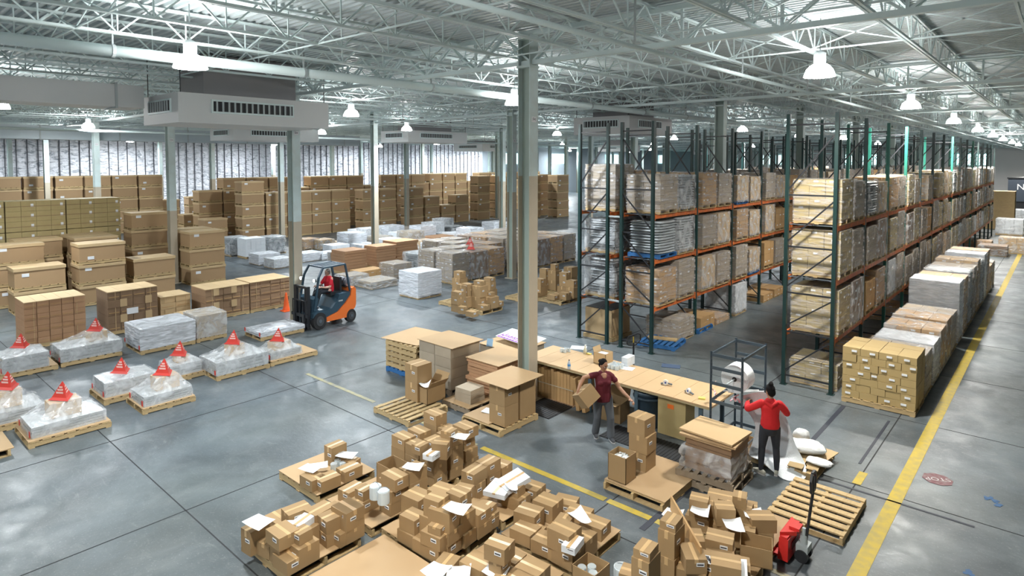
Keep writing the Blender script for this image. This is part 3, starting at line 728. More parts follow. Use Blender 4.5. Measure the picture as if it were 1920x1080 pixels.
# tan carton wall on the left
for i in range(5):
    for k in range(3):
        x0, y0 = G(222, 480, 0)
        yy = YWALL - i * 2.16
        nm = ('bottom', 'middle', 'top')[k]
        root = empty('carton_block', (-33.4, yy, k * 1.33)); tag(root, 'block of tan cartons with white labels, %s tier, %s from right of the carton wall' % (nm, ('first' if i == 0 else ORD[i])), 'carton block', 'tan carton wall at left')
        t = MB(); r_ = random.Random(i * 3 + k)
        for c in range(4):
            for z in range(3):
                for d in (0, 1):
                    t.box(-.3 - d * .6, (c + .5) * .53, .02 + z * .437, .59, .52, .43)
                if c % 2: t.box(-.004, (c + 1) * .53 - .14, .02 + z * .437 + .18, .012, .1, .13, mi=1)
                t.box(-.003, (c + .5) * .53, .02 + z * .437 + .19, .012, .52, .02, mi=2)
        t.build('carton', [CARDO, PAPER, CARDD], root)
# ---------------------------------------------------------------- bundles of flat cartons (x -23 row)
def bundle(x, y, L, W, H, label, cm, top=GAYT, nseg=5, rows=6, patch=False, pal=True, rz=0):
    """L along y, W along x, near corner at x,y"""
    root = empty('flat_carton_bundle', (x, y, 0), rz); tag(root, label, 'flat carton bundle')
    r = random.Random(int(L * 100) + rows); t = MB()
    for k in range(rows):
        for i in range(nseg):
            s = L / nseg; h = (H - .13) / rows
            t.box(-W / 2 + r.uniform(-.015, .015), (i + .5) * s, .13 + k * h, W - .03, s - .012, h - .006)
            if k % 2 == 0: t.box(-.008 + r.uniform(0, .01), (i + .5) * s, .13 + k * h + h * .3, .012, s * .8, h * .1, mi=2)
            if patch and (i % 2 == 1) and k % 2: t.box(-.003, (i + .5) * s - .1, .13 + k * h, .02, .2, h, mi=1)
    t.build('flat_carton', [cm, CARDT, CARD], root)
    tp = MB(); s = L / nseg
    for i in range(nseg): tp.box(-W / 2, (i + .5) * s, H - .005, W + .02, s - .006, .025)
    tp.build('top_sheet', top, root)
    MB().box(-.01, L * .15, .13, .012, .015, H - .13).box(-.01, L * .85, .13, .012, .015, H - .13).build('strap', CARDT, root)
    if pal:
        p_ = MB()
        for k in (0, .5, 1): p_.box(-W / 2 + (k - .5) * (W - .1), L / 2, .02, .08, L, .09)
        p_.box(-W / 2, L / 2, .105, W, L, .02)
        for k in (0, .33, .66, 1): p_.box(-W / 2, L / 2 + (k - .5) * (L - .14), 0, W, .12, .02)
        p_.build('pallet', WOOD, root)
    return root
b1 = bundle(-23.35, 4.25, 1.58, 1.25, 1.42, 'tall bundle of flat brown cartons with loose top, nearest the left edge', CARDR, nseg=5, rows=7)
bundle(-23.2, 6.4, 1.5, 1.2, 1.42, 'flat brown carton bundle with white paper slip, second from left', CARDD, nseg=4, rows=5, patch=True)
MB().box(-.0, .72, .62, .012, .34, .2).build('paper_slip', PAPER, bpy.data.objects['flat_carton_bundle.001'])
bundle(-22.75, 9.3, 1.6, 1.25, 1.12, 'long flat carton bundle with light patches, left half beside the forklift', CARDD, nseg=5, rows=4, patch=True)
bundle(-22.75, 10.93, 1.6, 1.25, 1.14, 'long flat carton bundle, right half ending at the forklift column', CARDD, nseg=4, rows=8)
bundle(-23.4, 8.05, 1.0, 1.0, .95, 'pale small carton pile between the two brown bundles', CARDT, nseg=2, rows=4)
bundle(-22.4, 8.3, .75, .6, .45, 'low pale carton pile in front of the small pile', CARDT, nseg=1, rows=3)
# ---------------------------------------------------------------- film-wrapped loads with red pyramid signs
def pyramid_sign(x, y, z, where, rz=.6, s=1.25):
    b = MB(); R_ = .16 * s; H_ = .30 * s
    pts = lambda r, zz, tw=0: [(r * math.cos(a + tw), r * math.sin(a + tw), zz) for a in (PI / 2, PI / 2 + 2 * PI / 3, PI / 2 + 4 * PI / 3)]
    lo, mid = pts(R_ * 1.35, .0), pts(R_, .04 * s)
    vs = lo + mid + [(0, 0, H_)]
    b.add(vs, [(0, 1, 4, 3), (1, 2, 5, 4), (2, 0, 3, 5), (3, 4, 6), (4, 5, 6), (5, 3, 6), (2, 1, 0)])
    o = b.build('pyramid_sign', RED, loc=(x, y, z), rz=rz); tag(o, 'red pyramid warning sign ' + where, 'warning sign', 'red pyramid signs on wrapped loads')
    t = MB()
    for f in range(3):
        a = PI / 2 + PI / 3 + f * 2 * PI / 3; M = Matrix.Rotation(a, 4, 'Z')
        for k, (u, w) in enumerate(((.25, .13), (.42, .1), (.58, .06))):
            r1 = R_ * .5 * (1 - u) + .004; zz = .04 * s + (H_ - .04 * s) * u
            t.box(r1, 0, zz, .004, w * s, .03 * s, M=M)
    t.build('warning_text', mat('pale_red', (.85, .55, .5), .5), o)
    return o
def cone_load(x, y, L, W, H, PL, PW, label, peak=None, sign=None, box=None, wrapc=WRAPC, base=mat('silver_sheets', (.42, .44, .44), .35, .2, noise=(4, .5, (.6, .62, .62), (1, 1, 9))), sheet=True, po=(0, 0), Z0=.13, tag_=True, nlay=4):
    """near corner of the load's pallet at x, y; L, PL along y; W, PW along x"""
    p = empty('pallet', (x, y, 0)); tag(p, 'wooden pallet under the ' + label, 'pallet', 'pallets under wrapped loads')
    t = MB(); n = 7
    for i in range(n): t.box(-PW / 2, (i + .5) * PL / n, .105, PW, PL / n * .72, .022)
    t.build('deck_boards', WOOD, p)
    for k in (0, .5, 1): MB().box(-PW / 2 + (k - .5) * (PW - .06), PL / 2, .02, .05, PL, .085).build('stringer', WOOD, p)
    t = MB()
    for k in (0, .5, 1): t.box(-PW / 2, PL / 2 + (k - .5) * (PL - .12), 0, PW, .1, .02)
    t.build('bottom_boards', WOOD, p)
    z = .128
    if sheet: tag(MB().box(-PW / 2, PL / 2, 0, PW - .02, PL - .02, .012).build('cardboard_sheet', SHEET, loc=(x, y, z)), 'cardboard sheet laid under the ' + label, 'cardboard sheet', 'cardboard sheets under wrapped loads'); z += .013
    root = empty('wrapped_load', (x - po[0], y + po[1], z)); tag(root, label, 'wrapped load')
    r = random.Random(int(abs(x * 31 + y * 17))); t = MB()
    for k in range(nlay): t.box(-W / 2 + r.uniform(-.008, .008), L / 2 + r.uniform(-.01, .01), k * H / nlay, W - .03, L - .03, H / nlay - .007)
    t.build('sheet_stack', base, root)
    # film: base skirt and a sloping tent to the raised middle
    pk = peak or (L * .5, .0, .02, .02); cy, ph, pl, pw = pk
    m = MB(); nn = 6; vs = []
    ring0 = []
    for i in range(nn): ring0.append((-W + W * i / nn, 0))
    for i in range(nn): ring0.append((0, L * i / nn))
    for i in range(nn): ring0.append((-W * i / nn, L))
    for i in range(nn): ring0.append((-W, L - L * i / nn))
    N_ = len(ring0)
    cx = -W / 2
    lv = [(-.03 * 0, 1.015, 0), (H * .5, 1.02, 0), (H, 1.012, 0), (H + ph * .25, .8, .3), (H + ph * .6, .45, .7), (H + ph, 0., 1)]
    for (zz, k, mth) in lv:
        for (a, b_) in ring0:
            ex, ey = (a - cx), (b_ - L / 2)
            if mth == 0: q = (cx + ex * k, L / 2 + ey * k)
            else:
                tx = max(-pw / 2, min(pw / 2, ex * pw / W * 1.0)); ty = max(-pl / 2, min(pl / 2, ey * pl / L))
                q = (cx + ex * (1 - mth) + tx * mth, (L / 2 + ey) * (1 - mth) + (cy + ty) * mth)
            vs.append((q[0] + r.uniform(-.012, .012), q[1] + r.uniform(-.012, .012), zz + (r.uniform(-.012, .02) if mth and mth < 1 else .012 * (zz > 0))))
    fs = [(l * N_ + i, l * N_ + (i + 1) % N_, (l + 1) * N_ + (i + 1) % N_, (l + 1) * N_ + i) for l in range(len(lv) - 1) for i in range(N_)]
    fs.append(tuple(range((len(lv) - 1) * N_, len(lv) * N_)))
    m.add(vs, fs); m.build('stretch_film', wrapc, root)
    if box: MB().box(cx, cy, H, box[1], box[0], ph - .004).build('inner_carton', CARDT, root)
    for k in range(2): MB().box(-W - .02 + k * (W + .02) + (-.05 if k else .03), -.022, .03, .07, .008, .12).build('red_sticker', RED, root)
    if sign: pyramid_sign(x - po[0] + cx, y + po[1] + cy, z + H + ph + .012, sign)
    return root
cone_load(-20.55, 3.2, 1.0, 1.0, .40, 1.25, 1.05, 'film-wrapped silver load at the left edge, upper cone row', (.5, .12, .4, .4), 'on the wrapped load at the left edge', po=(.02, .05))
cone_load(-20.6, 4.52, 1.5, 1.0, .36, 1.5, 1.1, 'wide film-wrapped load with raised right side, below the leftmost bundle', (1.0, .26, .5, .45), 'on the wide load below the leftmost bundle', box=(.45, .4), sheet=False, po=(.02, .0))
cone_load(-20.2, 6.38, 1.55, 1.3, .62, 1.55, 1.3, 'long whitish film-wrapped block without a sign', (.8, .03, 1.4, 1.2), None, wrapc=WRAPW, sheet=False, nlay=8)
cone_load(-20.25, 7.98, .95, 1.05, .70, .95, 1.05, 'square film-wrapped stack right of the long white block', (.5, .03, .85, .95), None, sheet=False, nlay=3, base=CARDG)
cone_load(-16.3, 6.9, 1.4, 1.0, .34, 1.45, 1.1, 'wrapped load with tall film tent, third cone from right', (.7, .28, .45, .4), 'on the tented load right of centre', box=(.4, .35), sheet=False)
cone_load(-16.35, 8.4, .95, .75, .2, 1.45, 1.1, 'small wrapped load at the right end of the cone row', (.45, .2, .5, .4), 'on the small load at the right end', box=(.5, .4), po=(.1, .05))
cone_load(-17.0, 6.0, .8, .75, .28, 1.0, .9, 'small wrapped load behind, between the tented ones', (.4, .15, .35, .3), 'on the small load between the tented ones', box=(.3, .3), po=(.05, .05))
cone_load(-16.62, 4.45, 1.15, .9, .34, 1.25, 1.15, 'flat-topped wrapped silver load in the lower cone row', (.5, .05, .7, .6), 'on the flat-topped silver load', po=(.1, .05))
cone_load(-15.35, 4.85, 1.05, .85, .22, 1.15, 1.1, 'wrapped load with an oval gap in its film', (.6, .3, .5, .4), 'on the load with the oval film gap', box=(.5, .4), po=(.06, .05))
cone_load(-16.6, 2.0, 1.3, 1.0, .24, 1.4, 1.1, 'wrapped load at the left edge in the lower cone row', (.75, .36, .4, .4), 'on the rear of the two lowest-left loads', box=(.4, .4), po=(.06, .05))
cone_load(-15.2, 2.75, 1.3, .95, .22, 1.45, 1.2, 'lowest-left wrapped load with brown carton in its film', (.65, .3, .55, .45), 'on the front of the two lowest-left loads', box=(.55, .45), po=(.12, .08))
cone_load(-18.9, 9.4, 1.5, 1.05, .13, 1.5, 1.1, 'low white wrapped load on the floor before the forklift', (.8, .06, .9, .6), None, wrapc=WRAPW, sheet=False, nlay=2)
tag(MB().box(-.5, .6, 0, 1.1, 1.25, .015).build('cardboard_sheet', SHEET, loc=(-15.2, 1.3, .13)), 'bare cardboard sheet on a pallet at the lower left edge', 'cardboard sheet')
for (x, y, w) in ((-15.7, 1.95, 'under the bare cardboard sheet at the left edge'), (-16.05, 5.1 - .9 + .0, 'x')):
    if w == 'x': continue
    pass
PAL = pallet(1.25, 1.15); tag(PAL, 'x', 'pallet', 'wooden pallets'); to_proto(PAL)
PALG = pallet(1.2, 1.05, WOODG); tag(PALG, 'x', 'pallet', 'wooden pallets'); to_proto(PALG)
inst(PAL, (-15.75, 1.9, 0), label='wooden pallet under the bare cardboard sheet, lower left')
inst(PALG, (-20.9, 1.6, 0), label='grey empty pallet at the left edge beside the wrapped load')
inst(PAL, (-22.6, 3.0, 0), label='empty pallet leaning against nothing beside the leftmost bundle'.replace('leaning against nothing ', 'lying '))
# orange cone
c = MB(); c.lathe(0, 0, [(.14, .03), (.1, .2), (.035, .68), (.03, .7)], 16); c.box(0, 0, 0, .34, .34, .03)
x, y = G(537, 583); tag(c.build('traffic_cone', mat('cone_orange', (.85, .12, .02), .5), loc=(x, y, 0), smooth=False), 'orange traffic cone at the foot of the column beside the forklift', 'traffic cone')
# ---------------------------------------------------------------- middle field
def at(px, py, z=0): return G(px, py, z)
OCC = []
def free(x, y, r=1.22):
    if any(abs(x - a) < 1.0 and abs(y - b) < 1.0 for a in CX_ for b in CY_): return False
    return all(abs(x - a) > r or abs(y - b) > r for a, b in OCC)
def L1(kind, px, py, label, s=(1, 1, 1), rz=0, dx=0, dy=0):
    x, y = G(px, py); OCC.append((x - .56 * s[0] + dx, y + .56 * s[1] + dy)); return inst(LP[kind], (x - .56 * s[0] + dx, y + .56 * s[1] + dy, 0), rz=rz, scale=s, label=label)
SHP = load_proto('sheets', 1.15, 1.2, 1.0, 71, nz=7, cm=CARDR, wrap=None)
SHW = load_proto('sheets', 1.15, 1.2, 1.0, 72, nz=8, cm=CARDG, wrap=WRAPC)
LP['sheets'] = SHP; LP['sheetsw'] = SHW
LP['whitew'] = load_proto('cartons', 1.15, 1.2, 1.05, 73, nx=2, ny=2, nz=4, cm=WHITEB, wrap=WRAPW)
LP['whitec'] = load_proto('cartons', 1.1, 1.2, 1.1, 74, nx=3, ny=4, nz=5, cm=WHITEB, wrap=None)
L1('whitew', 785, 562, 'white film-wrapped cube standing alone right of the forklift', (1.05, 1.05, .92))
L1('sheets', 648, 516, 'dark brown flat sheet stack just behind the forklift', (1.1, 1.1, 1.05))
L1('sheets', 707, 505, 'dark brown flat sheet stack, second behind the forklift', (1.0, 1.1, 1.05))
L1('sheets', 744, 497, 'dark brown flat sheet stack, third behind the forklift', (1.1, 1.3, 1.12))
L1('bare', 675, 527, 'low brown carton pile before the sheet stacks', (.8, 1.3, .42))
L1('sheetsw', 655, 538, 'low wrapped flat stack right beside the forklift', (.9, .9, .42))
L1('sheetsw', 698, 543, 'low sagging wrapped stack in front of the sheet stacks', (1.1, 1.2, .28))
L1('grey', 738, 525, 'greyish wrapped stack left of the white cube', (1.0, 1.0, .62))
L1('sacks', 785, 517, 'light film-wrapped stack behind the white cube', (1.1, 1.3, .95))
L1('sheets', 815, 462, 'wide brown sheet stack beyond the white cube', (1.3, 1.8, .5))
L1('sheets', 830, 470, 'lower brown sheet stack beside the wide one', (1.2, 1.6, .35))
nm4 = ('front', 'second', 'third', 'fourth')
for i in range(4):
    for j in range(8):
        if (i == 0 and j == 3) or not free(-21.6 - i * 1.3, 20.2 + j * 1.22, 1.1): continue
        OCC.append((-21.6 - i * 1.3, 20.2 + j * 1.22))
        k = ('grey', 'dark', 'brown', 'grey')[(i * 3 + j) % 4]
        inst(LP[k], (-21.6 - i * 1.3, 20.2 + j * 1.22, 0), scale=(1, 1, 1.32 if j > 3 else 1.2), label='%s, %s row, %s from left, dark block behind open cartons' % (DESC[k], nm4[i], 'first' if j == 0 else ORD[j]), group='wrapped dark loads behind the centre column')
for (i, j, w) in ((0, 1, 'left on the dark wrapped block'), (1, 2, 'right on the dark wrapped block')): pyramid_sign(-21.6 - i * 1.3, 20.2 + j * 1.22, 1.42, w, s=1.25)
# white goods field, each load its own
wk = ['whitew', 'whitec', 'sacks', 'whitew', 'pale', 'white', 'sheetsw', 'whitew', 'bare', 'white']
Rw = random.Random(3); n = 0
explicit = [(432, 482, 'sacks', 1.0, 'bagged white goods heap at the left end of the white field'), (463, 486, 'whitec', .95, 'neat stack of small white cartons with dark print'), (487, 498, 'whitew', .5, 'low white block before the small white cartons'), (514, 505, 'white', .45, 'low white cartons on a pallet left of the forklift column'),
            (505, 478, 'sacks', .95, 'wrapped grey heap left of the forklift column'), (570, 492, 'whitew', .4, 'low white block right of the forklift column'), (605, 488, 'whitew', .3, 'flat white block above the forklift roof'), (570, 470, 'brown', .6, 'brown cartons among white goods right of the column'), (600, 470, 'pale', .6, 'tilted pale cartons above the forklift'), (625, 480, 'whitec', .5, 'white cartons above the forklift driver')]
for (px, py, k, h, w) in explicit: L1(k, px, py, w, (1, 1, h))
cols_ = ('leftmost', 'left', 'left-centre', 'centre', 'centre-right', 'right', 'far right')
for r_ in range(6):
    for c_ in range(9):
        x = -28.6 - r_ * 1.75; y = 17.6 + c_ * 1.95 + r_ * .5
        if PX(x, y, 0)[0] < 640 or y > 35: continue
        if PX(x, y, 0)[1] > 492 or not free(x, y): continue
        k = wk[Rw.randrange(10)]; h = Rw.uniform(.25, .75) if Rw.random() < .8 else 1.
        inst(LP[k], (x + Rw.uniform(-.15, .15), y + Rw.uniform(-.15, .15), 0), rz=Rw.uniform(-.08, .08), scale=(1.1, 1.1, h), label='%s, %s row from front, %s in the white field' % (DESC.get(k, {'whitew': 'white wrapped block', 'whitec': 'white carton stack', 'sheetsw': 'wrapped flat stack'}.get(k)), ('first', 'second', 'third', 'fourth', 'fifth', 'sixth')[r_], ('first' if c_ == 0 else ORD[c_])), group='white goods field')
# ---------------------------------------------------------------- cartons
def carton_proto(sx, sy, h, seed, cm=CARD, lab=True):
    b = MB().box(0, 0, 0, sx, sy, h).build('carton', cm); tag(b, 'x', 'carton')
    t = MB()
    if sy >= sx:
        t.box(0, 0, h, .05, sy + .004, .0015); t.box(0, -sy / 2 - .001, h * .72, .05, .003, h * .28); t.box(0, sy / 2 + .001, h * .72, .05, .003, h * .28)
    else:
        t.box(0, 0, h, sx + .004, .05, .0015); t.box(sx / 2 + .001, 0, h * .72, .003, .05, h * .28); t.box(-sx / 2 - .001, 0, h * .72, .003, .05, h * .28)
    t.build('tape', TAPE, b)
    if lab:
        l = MB(); w, q = .1, min(.05, h * .3)
        if seed % 2: l.box(sx * .18, -sy / 2 - .002, h * .52, w, .004, q); l.box(sx * .18, -sy / 2 - .004, h * .52 + q * .3, w * .8, .002, q * .35, mi=1)
        else: l.box(sx / 2 + .002, -sy * .12, h * .5, .004, w, q); l.box(sx / 2 + .004, -sy * .12, h * .5 + q * .3, .002, w * .8, q * .35, mi=1)
        l.build('shipping_label', [PAPER, INK], b)
    return to_proto(b)
SZ = {'a': (.30, .40, .20), 'b': (.40, .30, .20), 'c': (.34, .30, .22), 'd': (.26, .36, .36), 'e': (.24, .30, .11), 'f': (.40, .36, .29), 'g': (.30, .28, .27), 'h': (.40, .34, .19), 's': (.22, .24, .16), 'L': (.44, .44, .42), 'm': (.36, .36, .31), 'w': (.22, .34, .10), 'W': (.42, .50, .08)}
CARDF = mat('carton_board', (.33, .215, .102), .8, var=.10, noise=(4, .25, (.40, .27, .135)))
SZ = {k: (v[0] * .9, v[1] * .9, v[2] * .96) if k not in 'Lm' else v for k, v in SZ.items()}
CP = {k: [carton_proto(*v, s, CARDF if k not in 'wW' else WHITEB, lab=(k not in 'W')) for s in (0, 1)] for k, v in SZ.items()}
PILES = {}; STK = []; BND = []
def settle():
    """push neighbouring stacks apart so that no two cartons share space"""
    for it in range(80):
        for i in range(len(STK)):
            for j in range(i + 1, len(STK)):
                a, b = STK[i], STK[j]
                if min(a[4], b[4]) - max(a[3], b[3]) < .02: continue
                ex = (a[5] + b[5]) / 2 - abs(a[1] - b[1]); ey = (a[6] + b[6]) / 2 - abs(a[2] - b[2])
                if ex <= 0 or ey <= 0: continue
                k = 1 if ex < ey else 2; e = min(ex, ey) * .3; s = 1 if a[k] >= b[k] else -1
                if max(a[4], b[4]) - a[3] > 0: a[k] += s * e; b[k] -= s * e
                for o in a[0]: o.location[k - 1] += s * e
                for o in b[0]: o.location[k - 1] -= s * e
    for s in STK:
        for (x0, x1, y0, y1) in BND:
            if x0 - .35 < s[1] < x1 + .35 and y0 - .35 < s[2] < y1 + .35 and s[3] < .3:
                nx = min(max(s[1], x0 + s[5] * .42), x1 - s[5] * .42); ny = min(max(s[2], y0 + s[6] * .42), y1 - s[6] * .42)
                for o in s[0]: o.location.x += nx - s[1]; o.location.y += ny - s[2]
                s[1], s[2] = nx, ny; break
def carton(x, y, z, k, rot=0, pile=None, look=None, tilt=0):
    """z = bottom height"""
    o = inst(CP[k][RN.randrange(2)], (x, y, z), rz=rot)
    if tilt: o.rotation_euler.x = tilt
    PILES.setdefault(pile, []).append((o, x, y, z + SZ[k][2], look or {'e': 'flat small', 's': 'small', 'd': 'upright', 'f': 'large', 'L': 'big', 'w': 'white', 'W': 'flat white', 'g': 'cube-shaped', 'm': 'medium square'}.get(k, 'brown')))
    return o
def stack(px, py, n, k, rot=0, pile=None, z0=.162, look=None, kinds=None, tilt=0):
    h = SZ[k][2]; kinds = kinds or [k] * n; zt = z0 + sum(SZ[q][2] + .002 for q in kinds)
    x, y = G(px, py, zt); z = z0
    STK.append([[], x, y, z0, zt, max(SZ[q][0] for q in kinds) * .96, max(SZ[q][1] for q in kinds) * .96])
    for i, q in enumerate(kinds):
        top = i == len(kinds) - 1
        carton(x + (0 if top else RN.uniform(-.012, .012)), y + (0 if top else RN.uniform(-.012, .012)), z, q, rot if top else rot * .5, pile, look if top else None, tilt if top else 0); STK[-1][0].append(PILES[pile][-1][0]); z += SZ[q][2] + .002
    return x, y, z
def label_piles():
    for pile, items in PILES.items():
        lay = {}
        for it in items:
            lv = 'low layer' if it[3] < .48 else 'middle layer' if it[3] < .72 else 'high layer'
            lay.setdefault((it[4], lv), []).append(it)
        for (look, lv), its in lay.items():
            its.sort(key=lambda q: PX(q[1], q[2], q[3])[0])
            for i, q in enumerate(its):
                if len(its) == 1: s = '%s carton in the %s of %s' % (look, lv, pile)
                else: s = '%s carton, %s, %s from left, %s' % (look, lv, 'first' if i == 0 else ORD[i], pile)
                q[0]['label'] = s; q[0]['group'] = 'cartons on ' + pile
def paper(px, py, z, rot, where, w=.22, h=.28, curl=.02, m=PAPER, cat='paper'):
    x, y = G(px, py, z); t = MB(); n = 4; vs = []
    for i in range(n + 1):
        for j in range(n + 1):
            u, v = i / n - .5, j / n - .5
            vs.append((u * w, v * h, min(curl, .12) * .35 * (u * u * 2 + u * v * 2) * 2 + .002 + RN.uniform(0, .002)))
    nn = len(vs); vs += [(a, b, c + .0012) for a, b, c in vs]
    fs = []
    for i in range(n):
        for j in range(n):
            a = i * (n + 1) + j; q = (a, a + n + 1, a + n + 2, a + 1)
            fs.append(tuple(reversed(q))); fs.append(tuple(k + nn for k in q))
    t.add(vs, fs); o = t.build('paper_sheet', m, loc=(x, y, z), rz=rot); tag(o, 'white paper sheet ' + where, cat); return o
def open_box(x, y, z, sx, sy, h, rot, label, flaps=(1, 1, 1, 1), m=CARDF, ang=.5, fl=.45, name='open_carton'):
    t = MB(); w = .008
    t.box(0, 0, 0, sx, sy, w)
    t.box(-sx / 2 + w / 2, 0, 0, w, sy, h); t.box(sx / 2 - w / 2, 0, 0, w, sy, h); t.box(0, -sy / 2 + w / 2, 0, sx, w, h); t.box(0, sy / 2 - w / 2, 0, sx, w, h)
    o = t.build(name, m, loc=(x, y, z), rz=rot); tag(o, label, 'open carton')
    for i, on in enumerate(flaps):
        if not on: continue
        a = ang if on == 1 else on
        L_ = (sx if i % 2 == 0 else sy) * .97; D = (sy if i % 2 == 0 else sx) * fl
        d = ((0, -1), (1, 0), (0, 1), (-1, 0))[i]
        ex, ey = (sx / 2 * abs(d[0]) * d[0], sy / 2 * abs(d[1]) * d[1]); c, s = math.cos(a) * D, math.sin(a) * D
        px_, py_ = -d[1], d[0]
        vs = []
        for (q, zz) in ((0, h), (1, h + s)):
            for sg in (-1, 1):
                for th in (0, w): vs.append((ex + d[0] * c * q + px_ * sg * L_ / 2 - d[0] * th * math.sin(a), ey + d[1] * c * q + py_ * sg * L_ / 2 - d[1] * th * math.sin(a), zz + th * math.cos(a)))
        MB().add(vs, [(0, 1, 3, 2), (4, 6, 7, 5), (0, 2, 6, 4), (1, 5, 7, 3), (0, 4, 5, 1), (2, 3, 7, 6)]).build('flap', m, o)
    return o
CANM = mat('can_label', (.62, .70, .74), .35, .1); CANL = mat('can_lid', (.72, .78, .80), .25, .5)
def can(x, y, z, r, h, label, handle=False, rot=0):
    b = MB().lathe(0, 0, [(r * .97, 0), (r, .01), (r, h - .01), (r * .97, h)], 18).build('metal_can', CANM, loc=(x, y, z), smooth=False); tag(b, label, 'can')
    MB().lathe(0, 0, [(r * .9, h), (r * .9, h + .006), (r * .2, h + .006)], 18).build('lid', CANL, b)
    if handle:
        m = MB(); N_ = 8
        for i in range(N_):
            a0, a1 = PI * i / N_, PI * (i + 1) / N_
            m.bar((r * 1.02 * math.cos(a0), .02 * math.sin(a0), h * .85 + math.sin(a0) * .07), (r * 1.02 * math.cos(a1), .02 * math.sin(a1), h * .85 + math.sin(a1) * .07), .006)
        m.build('handle', GREYM, b, rz=rot)
    return b
def psheet(x0, x1, y0, y1, z, label, m=SHEET, th=.012, rz=0):
    return tag(MB().box(0, 0, 0, x1 - x0, y1 - y0, th).build('cardboard_sheet', m, loc=((x0 + x1) / 2, (y0 + y1) / 2, z), rz=rz), label, 'cardboard sheet')
# ---------------------------------------------------------------- packing station
TB = mat('table_board', (.56, .39, .22), .5, noise=(1.2, .4, (.48, .32, .17)))
TLEG = mat('table_leg_blue', (.08, .13, .17), .4, .2)
root = empty('packing_table', (-7.5, 12.18, 0)); tag(root, 'long packing table with board top running from the centre column', 'table')
tx0, tx1 = -2.4, 2.45
t = MB(); n = 12
for i in range(n): t.box(tx0 + (i + .5) * (tx1 - tx0) / n, 0, .87, (tx1 - tx0) / n - .006, 1.25, .03)
t.box((tx0 + tx1) / 2, 0, .862, tx1 - tx0, 1.2, .01); t.build('table_top', TB, root)
MB().box((tx0 + tx1) / 2, -.59, .83, tx1 - tx0, .03, .035).build('front_rail', mat('rail_wood', (.5, .42, .24), .6), root)
for x in (tx0 + .1, -.45, .75, tx1 - .25):
    for y in (-.52, .52): MB().box(x, y, 0, .08, .05, .86).build('leg', TLEG, root)
TZ = .902
def ontable(px, py): return G(px, py, TZ)
# under-table goods
r = random.Random(8)
for i in range(13):
    x = -9.62 + i * .095
    o = MB().box(0, 0, 0, .085, .55, .70 + r.uniform(-.04, .03)).build('flat_carton', CARD, loc=(x, 11.95, .012)); tag(o, 'flattened carton standing under the table, %s from the column end' % ORD[i], 'flat carton', 'flattened cartons under the table')
tag(MB().box(-9.05, 11.95, 0, 1.34, .72, .012).build('floor_sheet', CARDD), 'brown board under the standing flat cartons', 'board')
tag(MB().box(-9.05, 11.66, .35, 1.26, .012, .02).build('strap', mat('strap_tan', (.5, .42, .3))), 'tan strap around the standing flat cartons', 'strap')
for i, dx in enumerate((0, .17)):
    o = MB().box(0, 0, .01, .09, .5, .72).build('flat_carton', CARD, loc=(-8.15 + dx, 11.72, .02)); o.rotation_euler.y = -.18; tag(o, ('left', 'right')[i] + ' leaning flat carton behind the woman\'s carried box', 'flat carton')
x, y = G(1163, 770, 0)
open_box(-7.35, 11.75, 0, .5, .48, .42, .1, 'open brown carton under the table below the woman\'s hand', flaps=(.12, 0, 1.2, 0))
paper(1188, 712, .55, .4, 'crumpled in the open carton under the table', curl=.2)
cn = MB(); cn.lathe(0, 0, [(.24, 0), (.26, .05), (.29, .68), (.32, .70), (.33, .74), (.32, .78), (.29, .78), (.26, .7), (.23, .08)], 24)
o = cn.build('trash_can', mat('bin_blue', (.035, .06, .085), .45), loc=(-6.62, 11.95, 0), smooth=True); tag(o, 'round dark blue trash can under the packing table', 'trash can')
MB().lathe(0, 0, [(.335, .62), (.34, .64), (.335, .66)], 24).build('rim_band', mat('bin_blue', (0, 0, 0)), o)
for i, (dx, dy) in enumerate(((-.12, -.05), (.1, .02))):
    m = paper(0 + 1215 + i * 12, 745, .72, i, ('left', 'right')[i] + ' in the blue trash can', w=.16, h=.2, curl=.4); m.location = (-6.62 + dx, 11.95 + dy, .62 + .04 * i)
o = MB().box(0, 0, 0, .62, .42, .80).build('tall_carton', CARDO, loc=(-5.95, 11.9, .012)); tag(o, 'tall brown carton with an orange sticker under the table', 'carton')
MB().box(-.02, -.214, .58, .14, .006, .09).build('orange_sticker', mat('sticker_orange', (.9, .2, .03), .5), o)
MB().box(0, 0, .80, .05, .42, .002).build('tape', TAPE, o)
# on the table
for i, (dx, dy) in enumerate(((0, 0), (.09, .02), (.03, .12), (.13, .13))):
    x, y = ontable(1053, 660); can(x + dx, y + dy, TZ, .04, .085, 'white jar beside the column on the table, %s of four' % ('first', 'second', 'third', 'last')[i], rot=0)
paper(1085, 652, TZ, .5, 'on the table near the spray bottle', w=.4, h=.3, curl=0)
x, y = ontable(1067, 692)
b = MB().lathe(0, 0, [(.035, 0), (.037, .02), (.037, .13), (.025, .17), (.013, .19), (.013, .2)], 14).build('water_bottle', mat('clear_plastic', (.6, .68, .75), .1, alpha=.6), loc=(x, y, TZ), smooth=True); tag(b, 'clear water bottle with a blue label on the table', 'bottle')
MB().lathe(0, 0, [(.038, .07), (.038, .12)], 14).build('label_band', mat('blue_label', (.1, .3, .6)), b); MB().lathe(0, 0, [(.015, .2), (.015, .22)], 10).build('cap', BLACKM, b)
x, y = ontable(1097, 663)
b = MB().lathe(0, 0, [(.045, 0), (.045, .1), (.02, .15), (.015, .19)], 14).build('spray_bottle', mat('cloudy_plastic', (.75, .75, .6), .3), loc=(x, y, TZ), smooth=True); tag(b, 'cloudy spray bottle on the table by the papers', 'bottle')
MB().box(0, .01, .19, .02, .07, .03).bar((0, .04, .19), (0, .05, .15), .01).build('trigger', WHITEB, b)
